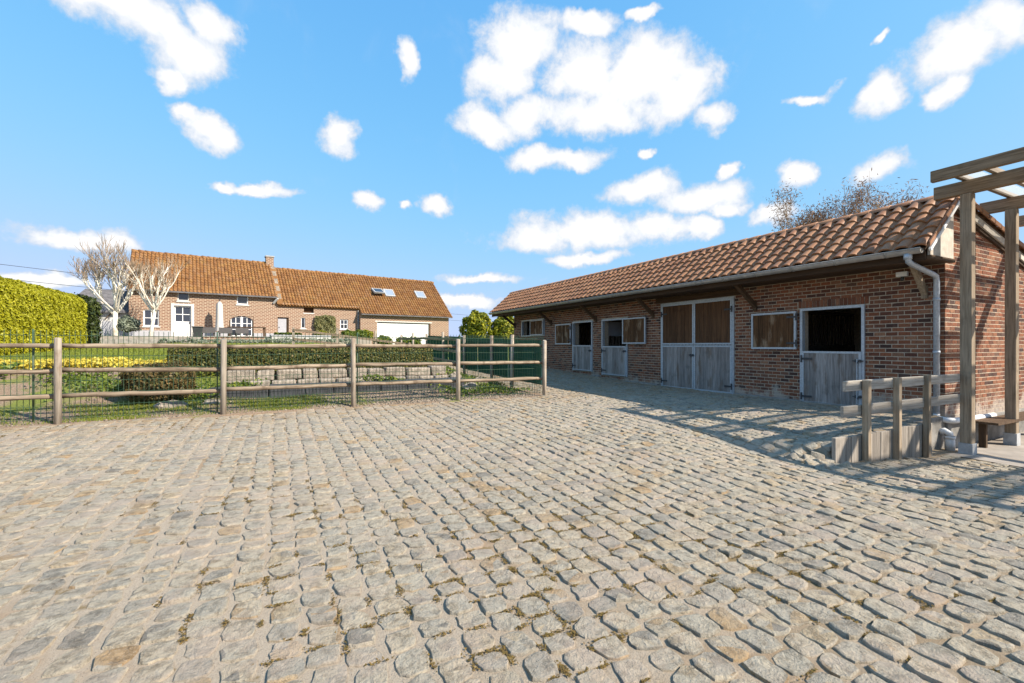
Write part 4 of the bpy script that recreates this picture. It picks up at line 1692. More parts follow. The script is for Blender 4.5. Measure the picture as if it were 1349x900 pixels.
cover('bank_weeds', 'patches of low green weeds on the soil bank', 'plants', 0, patches(
    [(-2.9, 11.5, .35, .25, 1), (-1.9, 12.1, .35, .15, .7), (-3.6, 12.0, .3, .2, .6), (-1.35, 11.0, .15, .3, .6), (-.75, 11.35, .2, .1, .5),
     (4.6, 11.3, .35, .5, 1), (4.9, 10.4, .4, .25, .8), (5.3, 12.0, .25, .4, .6), (3.9, 10.35, .3, .2, .6), (4.2, 12.4, .4, .3, .8), (2.6, 11.3, .25, .04, .3), (2.0, 11.4, .15, .04, .2)], 900), .045, M['weed'], lumps(.2, 4))


def grass_blades(q, zf, hgt, wid, mat, name, label):
    n_ = len(q)
    z = zf(q[:, 0], q[:, 1])
    a = rng.uniform(0, 2 * np.pi, n_)
    h_ = hgt * rng.uniform(.4, 1.3, n_)
    bx = np.cos(a) * wid / 2
    by = np.sin(a) * wid / 2
    lx = rng.normal(0, .45, n_) * h_
    ly = rng.normal(0, .45, n_) * h_
    p0 = np.stack([q[:, 0] - bx, q[:, 1] - by, z - .01], 1)
    p1 = np.stack([q[:, 0] + bx, q[:, 1] + by, z - .01], 1)
    p2 = np.stack([q[:, 0] + lx, q[:, 1] + ly, z + h_], 1)
    V = np.stack([p0, p1, p2], 1).reshape(-1, 3)
    F = np.arange(n_ * 3).reshape(-1, 3)
    return stuff(np_obj(name, V, F, mat, None), label, 'grass')


nv_ = 60000
x = rng.uniform(-7.5, 1.8, nv_)
y = 9.62 + rng.uniform(0, 1, nv_) ** 1.0 * 1.25
den = np.sin(x * 1.9 + y * 2.0) * np.cos(x * .9 - y * 3.1) + .5 * np.sin(x * 5 + y * 4)
kk = (den > rng.uniform(-.9, .9, nv_)) & ((x > -3.3) | (rng.random(nv_) < .3)) & ((x < .9) | (rng.random(nv_) < .25))
grass_blades(np.stack([x, y], 1)[kk], garden, .045, .012, M['blade'], 'verge_grass', 'patchy short grass on the verge behind the fence')
nv_ = 90000
x = rng.uniform(-7.4, 3.0, nv_)
y = 13.6 + rng.uniform(0, 1, nv_) ** 1.5 * 18
grass_blades(np.stack([x, y], 1), garden, .05, .02, M['blade'], 'lawn_grass', 'mown green lawn below the house terrace')

# gravel and loose stones on the soil strip
def pebbles(q, zf, smin, smax, mat, name, label):
    n_ = len(q)
    base = np.array([(1, 0, 0), (-.5, .87, 0), (-.5, -.87, 0), (.5, .87, .5), (-1, 0, .5), (.5, -.87, .5), (0, 0, .95)])
    f = [(0, 3, 5), (0, 1, 3), (1, 4, 3), (1, 2, 4), (2, 5, 4), (2, 0, 5), (3, 4, 6), (4, 5, 6), (5, 3, 6)]
    s = rng.uniform(smin, smax, (n_, 1, 1)) * (1 + rng.normal(0, .18, (n_, 7, 3)))
    a = rng.uniform(0, 6.28, n_)
    c_, s_ = np.cos(a)[:, None], np.sin(a)[:, None]
    L_ = base[None] * s
    X = q[:, :1] + L_[..., 0] * c_ - L_[..., 1] * s_
    Y = q[:, 1:2] + (L_[..., 0] * s_ + L_[..., 1] * c_)
    Z = zf(q[:, 0], q[:, 1])[:, None] + L_[..., 2] * .8
    V = np.stack([X, Y, Z], -1).reshape(-1, 3)
    F = (np.array(f)[None] + (np.arange(n_) * 7)[:, None, None]).reshape(-1, 3)
    return stuff(np_obj(name, V, F, mat, None), label, 'gravel')


x = np.concatenate([rng.uniform(.8, 5.7, 3500), rng.uniform(-7, 1, 900)])
y = 9.58 + rng.uniform(0, 1, len(x)) ** 1.2 * 1.2
pebbles(np.stack([x, y], 1), garden, .008, .03, M['gravel'], 'soil_pebbles', 'small pebbles and clods on the bare soil strip')
x = rng.uniform(4.2, 5.75, 2500)
y = rng.uniform(10.6, 16, 2500)
pebbles(np.stack([x, y], 1), garden, .015, .045, M['gravel'], 'gravel_patch', 'pale gravel beside the return fence')


def rock(c, r_, label, seed):
    rr = np.random.default_rng(seed)
    m_ = MB()
    nn_, mm = 5, 9
    for i in range(nn_ + 1):
        for j in range(mm):
            th, ph = math.pi * i / nn_, 2 * math.pi * j / mm
            k = 1 + rr.normal(0, .13)
            m_.v.append((c[0] + r_[0] * k * math.sin(th) * math.cos(ph), c[1] + r_[1] * k * math.sin(th) * math.sin(ph), c[2] + r_[2] * k * math.cos(th)))
    for i in range(nn_):
        for j in range(mm):
            m_.f.append((i * mm + j, (i + 1) * mm + j, (i + 1) * mm + (j + 1) % mm, i * mm + (j + 1) % mm))
    tag(m_.obj('rock', M['stone'], None), label, 'rock', 'loose rocks in the garden')


rock((4.35, 10.75, .42), (.22, .16, .14), 'pale angular rock on the soil behind the fence post nearest the end', 1)
rock((4.85, 11.4, .46), (.26, .2, .17), 'larger pale rock beside the gravel at the return fence', 2)
rock((4.2, 11.6, .62), (.2, .15, .14), 'flat pale rock at the end of the stone wall', 3)
rock((-1.75, 10.35, .36), (.30, .14, .12), 'long flat grey stone in front of the russet bush', 4)
rock((-1.1, 10.45, .36), (.22, .13, .1), 'small grey stone at the left end of the dark ledge', 5)

# stone retaining wall: dark ledge below, two courses of rough blocks above
ret_w = thing('retaining_wall', (1.2, 11.3, .4), 'low terraced stone retaining wall of rough blocks above a dark ledge', 'wall')
rb = random.Random(12)


def block(x0, x1, y0, y1, z0, z1, mat, name):
    j = lambda a: rb.uniform(-a, a)
    m_ = MB()
    m_.box(x0, x1, y0, y1, z0, z1)
    m_.v = [(a + j(.02), b_ + j(.03), c_ + j(.018)) for a, b_, c_ in m_.v]
    m_.obj(name, mat, ret_w, bevel=.03)


x = -1.25
while x < 4.15:
    w = rb.uniform(.9, 1.3)
    e = min(x + w, 4.25)
    zb = float(garden((x + e) / 2, 10.85))
    k = (x + 1.25) / 5.5
    block(x, e - .008, 10.85, 11.45, zb - .2, .63 + .03 * k, M['ledge'], 'ledge_stone')
    x = e
x = -.6
while x < 3.95:
    w = rb.uniform(.3, .55)
    block(x, x + w - .028, 11.36, 11.75, .55, .72, M['stone'], 'wall_stone')
    x += w
x = -1.0
while x < 3.95:
    w = rb.uniform(.35, .7)
    block(x, x + w - .035, 11.62 + rb.uniform(-.02, .02), 12.1, .72, .935 + rb.uniform(-.02, .02), M['stone'], 'wall_stone')
    x += w
for (x0, y0, w, z) in ((-1.35, 11.2, .5, .62), (-1.75, 11.35, .45, .66), (-1.0, 11.5, .6, .72)):
    block(x0, x0 + w, y0, y0 + .4, z - .3, z, M['stone'], 'wall_stone')

# ------------------------------------------------------------------ farmhouse
HP = Vector((-5.58, 36.6, 0))
HAX = Vector((math.cos(HA), math.sin(HA), 0))
HN = Vector((-math.sin(HA), math.cos(HA), 0))


def hw(s, d, z):
    p_ = HP + HAX * s + HN * d
    return (p_.x, p_.y, z)


house = thing('farmhouse', hw(8, 3.5, 1.9), 'brick farmhouse with steep mossy orange tiled roof and white garage door', 'house')
hb = lambda x0, x1, y0, y1, z0, z1: MB().box(x0, x1, y0, y1, z0, z1, tf=hw)

# openings: (s0, s1, z0, z1)
w_left = [(-2.02, -1.22, 2.72, 3.78), (-.28, .36, 4.42, 5.05), (-.46, .46, 2.05, 4.10), (3.06, 3.76, 4.36, 5.05), (2.62, 4.08, 2.15, 3.55)]
w_mid = [(5.62, 6.36, 2.1, 3.56), (7.20, 7.50, 2.78, 3.58), (7.40, 8.10, 3.96, 4.44), (10.05, 10.66, 2.78, 3.55)]
w_gar = [(12.85, 17.6, 1.2, 3.42)]
wall_mesh(lambda s, z, d: hw(s, d, z), -2.72, 5.50, 1.0, 5.2, .35, w_left).obj('wall', M['house_brick'], house)
wall_mesh(lambda s, z, d: hw(s, d, z), 5.50, 11.50, 1.0, 4.62, .35, w_mid).obj('wall', M['house_brick'], house)
wall_mesh(lambda s, z, d: hw(s, d - .42, z), 11.50, 19.40, .9, 4.14, .35, w_gar).obj('wall', M['house_brick'], house)
hb(11.50, 11.85, -.07, .4, .9, 4.45).obj('wall', M['house_brick'], house)


def gable_h(s, z_e, z_r, d0, th):
    pr = [(d0, .9), (7.0, .9), (7.0, z_e), (3.5, z_r), (d0, z_e)]
    v = [hw(s, d, z) for d, z in pr] + [hw(s + th, d, z) for d, z in pr]
    n_ = 5
    f = [tuple(reversed(range(n_))), tuple(range(n_, 2 * n_))] + [(i, (i + 1) % n_, (i + 1) % n_ + n_, i + n_) for i in range(n_)]
    mkobj('gable_wall', v, f, M['house_brick'], house)


gable_h(-2.70, 5.1, 7.85, .02, .3)
gable_h(5.2, 5.1, 7.9, .36, .3)
gable_h(19.08, 4.0, 7.52, -.40, .3)
hb(-2.4, 19.08, 6.7, 7.0, .9, 4.5).obj('wall', M['house_brick'], house)
hb(-2.4, 19.08, .4, 6.6, 1.6, 1.7).obj('floor', M['concrete'], house)


def house_roof(s0, s1, d0, z0, d1, z1, name, cols, rows):
    """tiled slope: real rolls and courses in one mesh over a thin deck"""
    L_ = math.hypot(d1 - d0, z1 - z0)
    cd, cz = (d1 - d0) / L_, (z1 - z0) / L_
    nd, nz = -cz, cd
    if nz < 0:
        nd, nz = -nd, -nz
    v = []
    for t in (.03, .10):
        v += [hw(s0, d0 - nd * t, z0 - nz * t), hw(s1, d0 - nd * t, z0 - nz * t), hw(s1, d1 - nd * t, z1 - nz * t), hw(s0, d1 - nd * t, z1 - nz * t)]
    rf = mkobj(name, v, [(0, 1, 2, 3), (7, 6, 5, 4), (0, 4, 5, 1), (1, 5, 6, 2), (2, 6, 7, 3), (3, 7, 4, 0)], M['oldtile'], house)
    seg = 4
    w, g = (s1 - s0) / cols, L_ / rows
    jn_v, jn_f = [], []
    rr = random.Random(int(s0 * 10) + 77)
    prof = [(0, -.01), (.25, .06), (.5, .07), (.75, .015), (1.0, -.01)]
    for c_ in range(cols):
        for r_ in range(rows):
            o = len(jn_v)
            dz_ = rr.uniform(-.012, .012)
            sag = 0
            for (t, lift) in ((r_ * g - .02, .035), ((r_ + 1) * g + .02, 0)):
                for (a, c) in prof:
                    h_ = c + lift + dz_
                    jn_v.append(hw(s0 + (c_ + a) * w, d0 + cd * t + nd * h_, z0 + cz * t + nz * h_))
            for (a, c) in prof:
                t = r_ * g - .02
                h_ = c + .008 + dz_
                jn_v.append(hw(s0 + (c_ + a) * w, d0 + cd * t + nd * h_, z0 + cz * t + nz * h_))
            for i in range(4):
                jn_f.append((o + i, o + i + 1, o + 5 + i + 1, o + 5 + i))
                jn_f.append((o + 10 + i, o + 10 + i + 1, o + i + 1, o + i))
    stuff(mkobj('roof_tiles', jn_v, jn_f, M['oldtile'], rf, False))
    return rf


r1 = house_roof(-2.85, 5.62, -.22, 4.98, 3.5, 8.0, 'roof', 40, 15)
house_roof(-2.85, 5.62, 7.22, 4.98, 3.5, 8.0, 'roof', 20, 8)
r2 = house_roof(5.62, 11.50, -.16, 4.42, 3.5, 7.65, 'roof', 28, 15)
r3 = house_roof(11.50, 19.70, -.62, 4.01, 3.5, 7.65, 'roof', 39, 17)
house_roof(5.62, 19.70, 7.2, 4.42, 3.5, 7.65, 'roof', 30, 8)
rt = random.Random(6)
for (sa, sb_, z) in ((-2.85, 5.4, 8.0), (5.75, 19.7, 7.65)):
    s = sa
    while s < sb_:
        m_ = MB()
        h_ = rt.uniform(-.02, .02)
        m_.tube([hw(s, 3.5, z - .03 + h_), hw(s + .36, 3.5, z - .05 + h_)], [.13, .11], 8)
        m_.obj('ridge_tile', M['oldtile'], r1 if sa < 0 else r2, True)
        s += .36
# chimney on the step between the roofs, with the raised gable edge below it
ch = hb(5.30, 5.82, 3.2, 3.8, 6.4, 8.45).obj('chimney', M['house_brick'], r1)
hb(5.25, 5.87, 3.15, 3.85, 8.452, 8.55).obj('chimney_cap', M['bluestone'], r1)
for k in range(14):
    t = k / 14
    d_, z_ = -.2 + 3.4 * t, 4.62 + 3.02 * t
    hb(5.56, 5.88, d_, d_ + .29, z_ - .1, z_ + .26 + rt.uniform(-.02, .02)).obj('verge_tile', M['stone'] if k % 3 else M['oldtile'], r2)


def window(op, d, nx, nz_, mat=None, sill=True, fr=.07, parent=None):
    a, b_, c_, e = op
    m_ = MB()
    m_.box(a, a + fr, d, d + .08, c_, e, tf=hw)
    m_.box(b_ - fr, b_, d, d + .08, c_, e, tf=hw)
    m_.box(a + fr, b_ - fr, d + .001, d + .079, e - fr, e, tf=hw)
    m_.box(a + fr, b_ - fr, d + .001, d + .079, c_, c_ + fr, tf=hw)
    wo = m_.obj('window', mat or M['white'], parent or house)
    iw, ih = b_ - a - 2 * fr, e - c_ - 2 * fr
    for i in range(nx):
        for j in range(nz_):
            g_ = .018
            hb(a + fr + iw * i / nx + (g_ if i else 0), a + fr + iw * (i + 1) / nx - (g_ if i < nx - 1 else 0), d + .04, d + .055,
               c_ + fr + ih * j / nz_ + (g_ if j else 0), c_ + fr + ih * (j + 1) / nz_ - (g_ if j < nz_ - 1 else 0)).obj('pane', M['glass'], wo)
    mb = MB()
    for i in range(1, nx):
        s = a + fr + iw * i / nx
        mb.box(s - .02, s + .02, d + .01, d + .07, c_ + fr, e - fr, tf=hw)
    for j in range(1, nz_):
        z = c_ + fr + ih * j / nz_
        mb.box(a + fr, b_ - fr, d + .012, d + .068, z - .02, z + .02, tf=hw)
    if mb.f:
        mb.obj('glazing_bar', mat or M['white'], wo)
    if sill:
        hb(a - .06, b_ + .06, -.05, .12, c_ - .08, c_ - .003).obj('sill', M['offwhite'], wo)
    return wo


window(w_left[0], .08, 2, 2)
window(w_left[1], .05, 1, 1, M['offwhite'])
window(w_left[3], .05, 1, 1)
window((2.70, 3.32, 2.15, 3.50), .1, 2, 3, sill=False, fr=.05)
window((3.38, 4.00, 2.15, 3.50), .1, 2, 3, sill=False, fr=.05)
hb(3.30, 3.40, .06, .2, 2.15, 3.55).obj('mullion', M['white'], house)
# arched brick spandrels over the wide window
for sgn in (-1, 1):
    v, c0 = [], 3.35
    pts = [(c0 + sgn * .74, 3.56)]
    for k in range(7):
        a = (k / 6) * math.pi / 2
        pts.append((c0 + sgn * .74 * math.cos(a), 3.14 + .40 * math.sin(a)))
    v = [hw(s, .03, z) for s, z in pts] + [hw(s, .3, z) for s, z in pts]
    n_ = len(pts)
    f = [tuple(range(n_)), tuple(reversed(range(n_, 2 * n_)))] + [(i, (i + 1) % n_, (i + 1) % n_ + n_, i + n_) for i in range(n_)]
    mkobj('arch_brick', v, f, M['house_brick'], house)
# front door with glazed top, pale stone surround
hb(-.62, -.462, -.03, .1, 2.0, 4.25).obj('door_surround', M['offwhite'], house)
hb(.462, .62, -.03, .1, 2.0, 4.25).obj('door_surround', M['offwhite'], house)
hb(-.462, .462, -.031, .1, 4.102, 4.24).obj('door_surround', M['offwhite'], house)
dr_ = hb(-.45, .45, .12, .18, 2.06, 3.0).obj('front_door', M['white'], house)
window((-.45, .45, 3.0, 4.08), .1, 2, 2, sill=False, parent=house)
hb(.34, .40, .08, .12, 2.95, 3.05).obj('handle', M['iron'], dr_)
# second door, slot window, loft hatch, small window
d2 = hb(5.66, 6.22, .12, .18, 2.1, 3.48).obj('side_door', M['greypaint'], house)
hb(5.72, 5.77, .08, .12, 2.8, 2.86).obj('handle', M['iron'], d2)
hb(6.24, 6.36, .1, .3, 2.1, 3.55).obj('door_post', M['dark_wood'], house)
window(w_mid[1], .06, 1, 1, fr=.05)
hb(7.44, 8.06, .2, .24, 3.98, 4.42).obj('loft_hatch', M['plank_brown'], house)
hb(7.36, 8.14, -.03, .1, 3.88, 3.955).obj('sill', M['offwhite'], house)
window(w_mid[3], .06, 2, 2)
# base course, downpipes, gutter lines
hb(-2.74, -.64, -.035, -.002, 1.0, 2.45).obj('plinth', M['greypaint'], house)
hb(.64, 2.58, -.035, -.002, 1.0, 2.42).obj('plinth', M['greypaint'], house)
hb(4.1, 5.6, -.035, -.002, 1.0, 2.36).obj('plinth', M['greypaint'], house)
hb(-2.8, 5.56, -.30, -.22, 4.92, 5.02).obj('gutter', M['slate'], house)
hb(11.5, 19.6, -.72, -.64, 3.93, 4.02).obj('gutter', M['slate'], house)
MB().tube([hw(11.42, -.1, 4.3), hw(11.42, -.1, 1.3)], .05, 8).obj('downpipe', M['zinc'], house, True)
MB().bar(hw(5.35, -.05, 4.55), hw(5.6, -.28, 4.9), .12, .12).obj('eave_corbel', M['offwhite'], house)
# garage door of wide white panels
for k in range(5):
    z = 1.22 + k * .43
    hb(12.92, 17.5, -.30, -.26, z, z + .424).obj('garage_panel', M['white'], house)
hb(12.85, 12.918, -.36, -.2, 1.2, 3.4).obj('garage_jamb', M['offwhite'], house)
hb(17.505, 17.6, -.40, -.1, 1.2, 3.4).obj('garage_jamb', M['dark_wood'], house)
hb(12.7, 17.75, -.432, -.2, 3.422, 3.52).obj('lintel', M['offwhite'], house)
# roof windows
def skylight(s0, s1, d0, lift, rf):
    sl = (7.65 - 4.01) / 4.12
    z_at = lambda d: 4.01 + (d + .62) * sl
    n_ = math.hypot(1, sl)
    nd, nz = -sl / n_, 1 / n_
    L_ = .95
    def q(s, t, h):
        d = d0 + t * .75
        hh = h + lift * (1 - t)
        return hw(s, d + nd * hh, z_at(d) + nz * hh)
    m_ = MB()
    def slab(a, b_, t0, t1, h0, h1, mm):
        vv = [q(s, t, h) for h in (h0, h1) for t in (t0, t1) for s in (a, b_)]
        mm.add(vv, [(0, 2, 3, 1), (4, 5, 7, 6), (0, 1, 5, 4), (2, 6, 7, 3), (0, 4, 6, 2), (1, 3, 7, 5)])
    fr = .09
    slab(s0, s0 + fr, 0, 1, .0, .16, m_)
    slab(s1 - fr, s1, 0, 1, .0, .16, m_)
    slab(s0 + fr, s1 - fr, 0, .11, .0, .159, m_)
    slab(s0 + fr, s1 - fr, .89, 1, .0, .159, m_)
    so_ = m_.obj('roof_window', M['bluestone'], rf)
    g_ = MB()
    slab(s0 + fr, s1 - fr, .11, .89, .06, .14, g_)
    g_.obj('pane', M['glass'] if lift else M['skyglass'], so_)


m, n, b = new_mat('roof_window_glass')
b.inputs['Base Color'].default_value = (.55, .58, .62, 1)
b.inputs['Roughness'].default_value = .12
b.inputs['Specular IOR Level'].default_value = 1.0
b.inputs['Metallic'].default_value = .6
M['skyglass'] = m
skylight(13.15, 14.05, 1.25, .30, r3)
skylight(14.18, 15.05, 1.25, 0, r3)
skylight(17.1, 18.0, 1.3, 0, r3)

# lean-to beside the house
annex = thing('garden_shed', hw(-4.2, 1.5, 1.9), 'small pale shed with grey slate roof at the left end of the farmhouse', 'shed')
hb(-5.6, -2.75, .6, 3.6, 1.2, 3.6).obj('wall', M['offwhite'], annex)
v = [hw(-5.9, .3, 3.62), hw(-2.74, .3, 3.62), hw(-2.74, 2.2, 5.1), hw(-5.0, 2.2, 5.1), hw(-5.9, .3, 3.52), hw(-2.74, .3, 3.52), hw(-2.74, 2.2, 5.0), hw(-5.0, 2.2, 5.0)]
mkobj('roof', v, [(0, 1, 2, 3), (7, 6, 5, 4), (0, 4, 5, 1), (1, 5, 6, 2), (2, 6, 7, 3), (3, 7, 4, 0)], M['slate'], annex)
for k in range(6):
    s = -5.5 + k * .4
    MB().bar(hw(s, .52, 3.1), hw(s + .3, .52, 3.5), .05, .05).obj('lattice_slat', M['dark_wood'], annex)
hb(-4.0, -3.0, .55, .59, 1.2, 3.0).obj('door', M['greypaint'], annex)

# terrace edge and things on it
ter = thing('terrace_wall', hw(2.5, -4.2, 1.6), 'low brick terrace wall below the garden seats', 'wall')
hb(1.0, 5.2, -4.3, -4.0, 1.2, 2.0).obj('wall', M['house_brick'], ter)
hb(.98, 5.22, -4.33, -3.97, 2.003, 2.06).obj('coping', M['kerb'], ter)
kerb = thing('terrace_kerb', hw(-3, -5, 1.6), 'pale stone kerb along the edge of the lawn below the white trees', 'kerb')
for k in range(8):
    hb(-6.5 + k * .9, -5.62 + k * .9, -5.2, -5.0, 1.3, 1.83).obj('kerb_stone', M['kerb'], kerb)
terr = MB().box(-12, 11.2, -4.0, .02, 1.2, 2.0, tf=hw).obj('terrace', M['concrete'], None)
struct(terr)
pl_ = thing('planter_box', hw(6.6, -3.6, 2.0), 'long pale planter box with green tops in front of the grey door', 'planter')
hb(4.6, 8.2, -4.6, -4.0, 1.5, 2.10).obj('box', M['offwhite'], pl_)
hb(4.56, 8.24, -4.64, -3.96, 2.102, 2.17).obj('rim', M['bluestone'], pl_)
q = np.array([hw(rng.uniform(4.8, 6.4), rng.uniform(-4.5, -4.1), 2.2 + rng.uniform(0, .12)) for _ in range(700)])
V, F = leaves(q, np.tile([0, 0, 1.], (len(q), 1)), .08, rng)
np_obj('foliage', V, F, M['weed'], pl_)


def chair(s, label):
    t_ = thing('garden_chair', hw(s, -2.7, 2.0), label, 'chair', 'garden seats on the terrace')
    hb(s, s + .72, -3.0, -2.4, 2.30, 2.42).obj('seat', M['wicker'], t_)
    hb(s, s + .72, -3.10, -3.0, 2.25, 2.62).obj('backrest', M['wicker'], t_)
    for (a, d_) in ((.02, -3.05), (.62, -3.05), (.02, -2.5), (.62, -2.5)):
        hb(s + a, s + a + .07, d_, d_ + .07, 2.0, 2.3).obj('leg', M['wicker'], t_)


chair(.95, 'grey garden chair nearest the wheeled bin')
chair(1.85, 'grey garden chair standing in front of the folded parasol')
chair(2.75, 'rightmost grey garden chair, in front of the arched window')
tb = thing('garden_table', hw(3.3, -1.8, 2.0), 'grey brown garden table below the arched window', 'table')
hb(2.4, 4.6, -2.2, -1.4, 2.68, 2.73).obj('table_top', M['dark_wood'], tb)
for (a, d_) in ((2.45, -2.15), (4.5, -2.15), (2.45, -1.5), (4.5, -1.5)):
    hb(a, a + .07, d_, d_ + .07, 2.0, 2.68).obj('leg', M['dark_wood'], tb)
pa = thing('parasol', hw(2.0, -.9, 2.0), 'folded white parasol standing against the farmhouse front', 'parasol')
MB().tube([hw(2.0, -.9, 2.0), hw(2.0, -.9, 4.55)], .03, 8).obj('pole', M['iron'], pa)
cl = MB()
for i, (z, r_) in enumerate(((4.42, .05), (4.25, .15), (3.6, .17), (3.0, .19), (2.45, .22))):
    for k in range(14):
        a = 2 * math.pi * k / 14
        rr = r_ * (1 + (.22 if k % 2 else -.12) * (i > 0))
        cl.v.append(hw(2.0 + rr * math.cos(a), -.9 + rr * math.sin(a), z))
for i in range(4):
    for k in range(14):
        cl.f.append((i * 14 + k, (i + 1) * 14 + k, (i + 1) * 14 + (k + 1) % 14, i * 14 + (k + 1) % 14))
cl.obj('folded_canopy', M['offwhite'], pa, True)
bn = thing('wheeled_bin', hw(.75, -2.9, 2.0), 'dark wheeled bin standing beside the garden chairs', 'bin')
v = [hw(.55, -3.2, 2.02), hw(.95, -3.2, 2.02), hw(.95, -2.75, 2.02), hw(.55, -2.75, 2.02), hw(.48, -3.28, 2.6), hw(1.02, -3.28, 2.6), hw(1.02, -2.68, 2.6), hw(.48, -2.68, 2.6)]
mkobj('body', v, [(3, 2, 1, 0), (4, 5, 6, 7), (0, 1, 5, 4), (1, 2, 6, 5), (2, 3, 7, 6), (3, 0, 4, 7)], M['rubber'], bn, bevel=.02)
hb(.45, 1.05, -3.32, -2.66, 2.602, 2.66).obj('lid', M['rubber'], bn, bevel=.02)
for s in (.52, .92):
    MB().tube([hw(s, -2.72, 2.1), hw(s + .06, -2.72, 2.1)], .09, 10).obj('wheel', M['iron'], bn)

mound('ball_shrub', 'rounded grey green shrub between the two white trees', 'shrub', hw(-2.6, -2.4, 2.62), (.55, .55, .55), 2200, .08, M['greygreen'])
iv = thing('wall_climber', hw(8.9, -.1, 2.0), 'green climbing plant trained on the farmhouse wall', 'climber')
q, nvv_ = box_points(8.2, 9.6, -.35, -.05, 2.0, 3.72, 900, rng, .05, .2)
q = np.array([hw(*p_) for p_ in q])
V, F = leaves(q, np.tile([0., -1, .3], (len(q), 1)), .09, rng)
np_obj('foliage', V, F, M['ivy'], iv)
MB().tube([hw(8.9, -.12, 1.9), hw(8.9, -.12, 3.4)], .04, 6).obj('stem', M['greybark'], iv)
for i, (s, d_, r_, mm, lab) in enumerate((
        (8.35, -1.4, .36, 'yellowbush', 'small yellow shrub in front of the wall climber'),
        (9.9, -2.6, .42, 'weed', 'leftmost green tussock at the right end of the pale planter'),
        (10.75, -2.6, .46, 'weed', 'rounded green tussock left of the small white window'),
        (11.5, -1.8, .48, 'yellowbush', 'yellow green tussock at the corner downpipe'),
        (12.5, -2.8, .60, 'weed', 'broad green tussock left of the garage door'),
        (14.0, -3.0, .50, 'weed', 'green tussock in front of the middle of the garage door'),
        (14.9, -3.0, .50, 'weed', 'green tussock furthest right in front of the garage door'))):
    c = hw(s, d_, 0)
    g_ = float(terrain(np.array([c[0]]), np.array([c[1]]))[0])
    zc_ = (2.25 if s < 12 else 1.72)
    mound('tussock', lab, 'shrub', (c[0], c[1], zc_), (r_ * 1.15, r_, r_ * .85), 1300, .09, M[mm], stem=g_ - .05)
MB_t = MB().box(9.0, 16.2, -4.2, -.9, 1.0, 1.42, tf=hw).obj('planting_bed', M['ground'], None)
struct(MB_t)
q, nvv_ = box_points(-1.0, 5.0, -5.4, -4.6, 1.6, 1.78, 260, rng, .05, .05)
q2, _ = box_points(4.2, 9.4, -5.4, -4.7, 1.5, 1.88, 200, rng, .05, .05)
q = np.array([hw(*p_) for p_ in np.concatenate([q, q2])])
V, F = leaves(q, np.tile([0., -.3, 1.], (len(q), 1)), .09, rng)
stuff(np_obj('border_plants', V, F, M['greygreen'], None), 'low grey green border plants along the foot of the terrace', 'plants')


# ------------------------------------------------------------------ bare trees
def bare_tree(name, label, base, height, trunk_r, spread, seed, mat, pollard=False, lean=(0, 0), depth=4, twig=.006, buds=None, budn=0, fork=.34, group=None):
    rr = random.Random(seed)
    t_ = thing(name, base, label, 'tree', group)
    trunk, limbs, twigs = MB(), MB(), MB()
    tips = []
    top = Vector(base) + Vector((lean[0] * height * fork, lean[1] * height * fork, height * fork))
    pts = [Vector(base) + Vector((0, 0, -.15)), Vector(base).lerp(top, .5) + Vector((rr.uniform(-.05, .05), 0, 0)), top]
    trunk.tube(pts, [trunk_r * 1.25, trunk_r * .95, trunk_r * .85], 9)

    def grow(p, d, L, r_, lvl):
        n_ = 4 if lvl < 2 else 3
        pts_ = [p]
        q = p.copy()
        dd = d.copy()
        for k in range(n_):
            dd = (dd + Vector((rr.gauss(0, .13), rr.gauss(0, .13), .10 if lvl < 3 else .16))).normalized()
            q = q + dd * L / n_
            pts_.append(q.copy())
        r1 = r_ * (.55 if not pollard or lvl > 1 else .75)
        (limbs if lvl <= 2 else twigs).tube(pts_, [r_ + (r1 - r_) * k / n_ for k in range(n_ + 1)], 6 if lvl == 0 else (5 if lvl == 1 else 3), lvl < 2)
        tips.append(q)
        if lvl >= depth:
            return
        kids = rr.randint(3, 5) if not (pollard and lvl == 0) else rr.randint(3, 4)
        if lvl >= 3:
            kids = rr.randint(2, 4)
        for k in range(kids):
            t = rr.uniform(.35, 1.0) if not pollard else rr.uniform(.45, 1.0)
            i = min(n_ - 1, int(t * n_))
            b0 = pts_[i].lerp(pts_[i + 1], t * n_ - i)
            ax = Vector((rr.gauss(0, 1), rr.gauss(0, 1), rr.gauss(0, .5) + .35)).normalized()
            nd = (dd * .85 + ax * (.65 if lvl < 2 else .8) * spread).normalized()
            grow(b0, nd, L * rr.uniform(.5, .78), max(twig, r1 * rr.uniform(.5, .8)), lvl + 1)

    nl = 8 if pollard else 6
    for k in range(nl):
        a = 2 * math.pi * k / nl + rr.uniform(-.4, .4)
        e = rr.uniform(.5, 1.2)
        d = Vector((math.cos(a) * spread, math.sin(a) * spread, e)).normalized()
        b0 = Vector(pts[1]).lerp(top, rr.uniform(.55, 1.0))
        grow(b0, d, height * (1 - fork) * rr.uniform(.42, .62), trunk_r * rr.uniform(.34, .52), 0)
    grow(top, Vector((lean[0], lean[1], 1)).normalized(), height * (1 - fork) * .6, trunk_r * .8, 0)
    to = trunk.obj('trunk', mat, t_, True)
    limbs.obj('crown', mat, t_, True)
    twigs.obj('twigs', M['greybark'] if pollard else mat, t_, False)
    if buds is not None:
        P_ = np.array([tuple(q) for q in tips])
        idx = rng.integers(0, len(P_), budn)
        q = P_[idx] + rng.normal(0, .26, (budn, 3))
        V, F = leaves(q, rng.normal(0, 1, (budn, 3)), .05, rng, 4.5)
        np_obj('buds', V, F, buds, t_)
    return t_


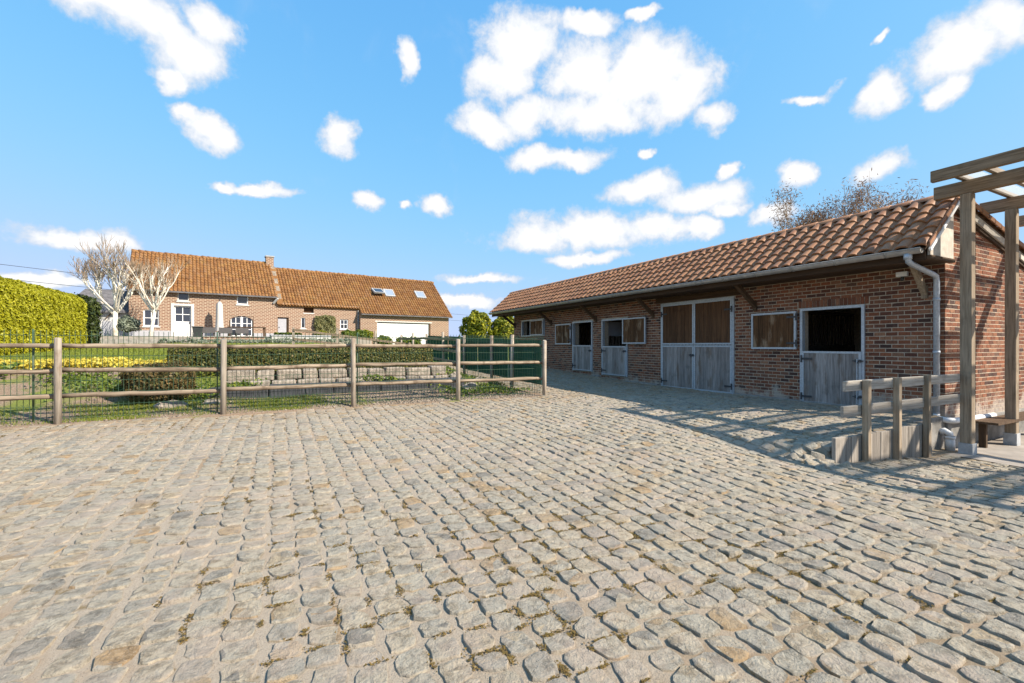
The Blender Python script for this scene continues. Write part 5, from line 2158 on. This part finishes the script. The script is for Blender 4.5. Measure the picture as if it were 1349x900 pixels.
bare_tree('pollard_tree', 'larger white barked bare tree left of the farmhouse', (-8.25, 33.5, 1.75), 5.0, .125, .72, 21, M['whitebark'], True, depth=4, twig=.010)
bare_tree('pollard_tree', 'smaller leaning white barked bare tree in front of the farmhouse window', (-6.55, 32.7, 1.72), 4.5, .095, .62, 34, M['whitebark'], True, lean=(.14, 0), depth=3, twig=.012, fork=.42)
bare_tree('bare_tree', 'bare tree rising behind the golden hedge at the left edge', (-23, 40, 1.3), 6.6, .2, .9, 41, M['greybark'], depth=4, twig=.011, buds=M['farwood'], budn=900)
for i, (x, y, h_, lab) in enumerate(((32.0, 17.9, 9.2, 'brown budding bare tree behind the stable ridge, furthest left of three'),
                                     (32.8, 16.8, 9.6, 'tallest brown budding bare tree behind the stable ridge, in the middle of three'),
                                     (33.6, 15.7, 9.5, 'brown budding bare tree behind the stable ridge, nearest the gable'))):
    bare_tree('bare_tree', lab, (x, y, -.2), h_, .22, .6, 50 + i, M['greybark'], depth=4, twig=.012, buds=M['budtwig'], budn=17000, group='bare trees behind the stable')

# shrubs past the far end of the stable
mound('round_shrub', 'round yellow green shrub between the house and the stable', 'shrub', (11.6, 27.6, 2.5), (1.0, 1.0, 1.15), 4200, .11, M['yellowbush'], stem=.4)
mound('round_shrub', 'yellow green shrub half hidden behind the far end of the stable', 'shrub', (13.6, 27.4, 2.4), (1.0, 1.0, 1.1), 3600, .11, M['yellowbush'], stem=.4)
# a far winter wood along the horizon
q = []
for k in range(9000):
    a = rng.uniform(-1.25, 1.5)
    d = rng.uniform(150, 170)
    zt = 3.6 + 1.4 * math.sin(a * 31) + 1.2 * math.sin(a * 71 + 1)
    q.append((d * math.sin(a), d * math.cos(a), 1.0 + zt * rng.random()))
V, F = leaves(np.array(q), np.tile([0., -1, .3], (len(q), 1)), 1.1, rng, 1.3, .6)
stuff(np_obj('distant_wood', V, F, M['farwood'], None), 'distant brown winter wood along the horizon', 'wood')

# overhead cables
for i, (z0, z1, lab) in enumerate(((11.3, 9.6, 'upper overhead cable crossing the sky above the golden hedge'), (9.9, 8.5, 'lower overhead cable crossing the sky above the golden hedge'))):
    p0, p1 = Vector((-60, 44, z0)), Vector((60, 92, z1 - 2.5))
    pts = []
    for k in range(25):
        t = k / 24
        p_ = p0.lerp(p1, t)
        p_.z -= 2.4 * 4 * t * (1 - t) * .5
        pts.append(p_)
    tag(MB().tube(pts, .022, 4, False).obj('power_cable', M['iron'], None), lab, 'cable', 'overhead cables')
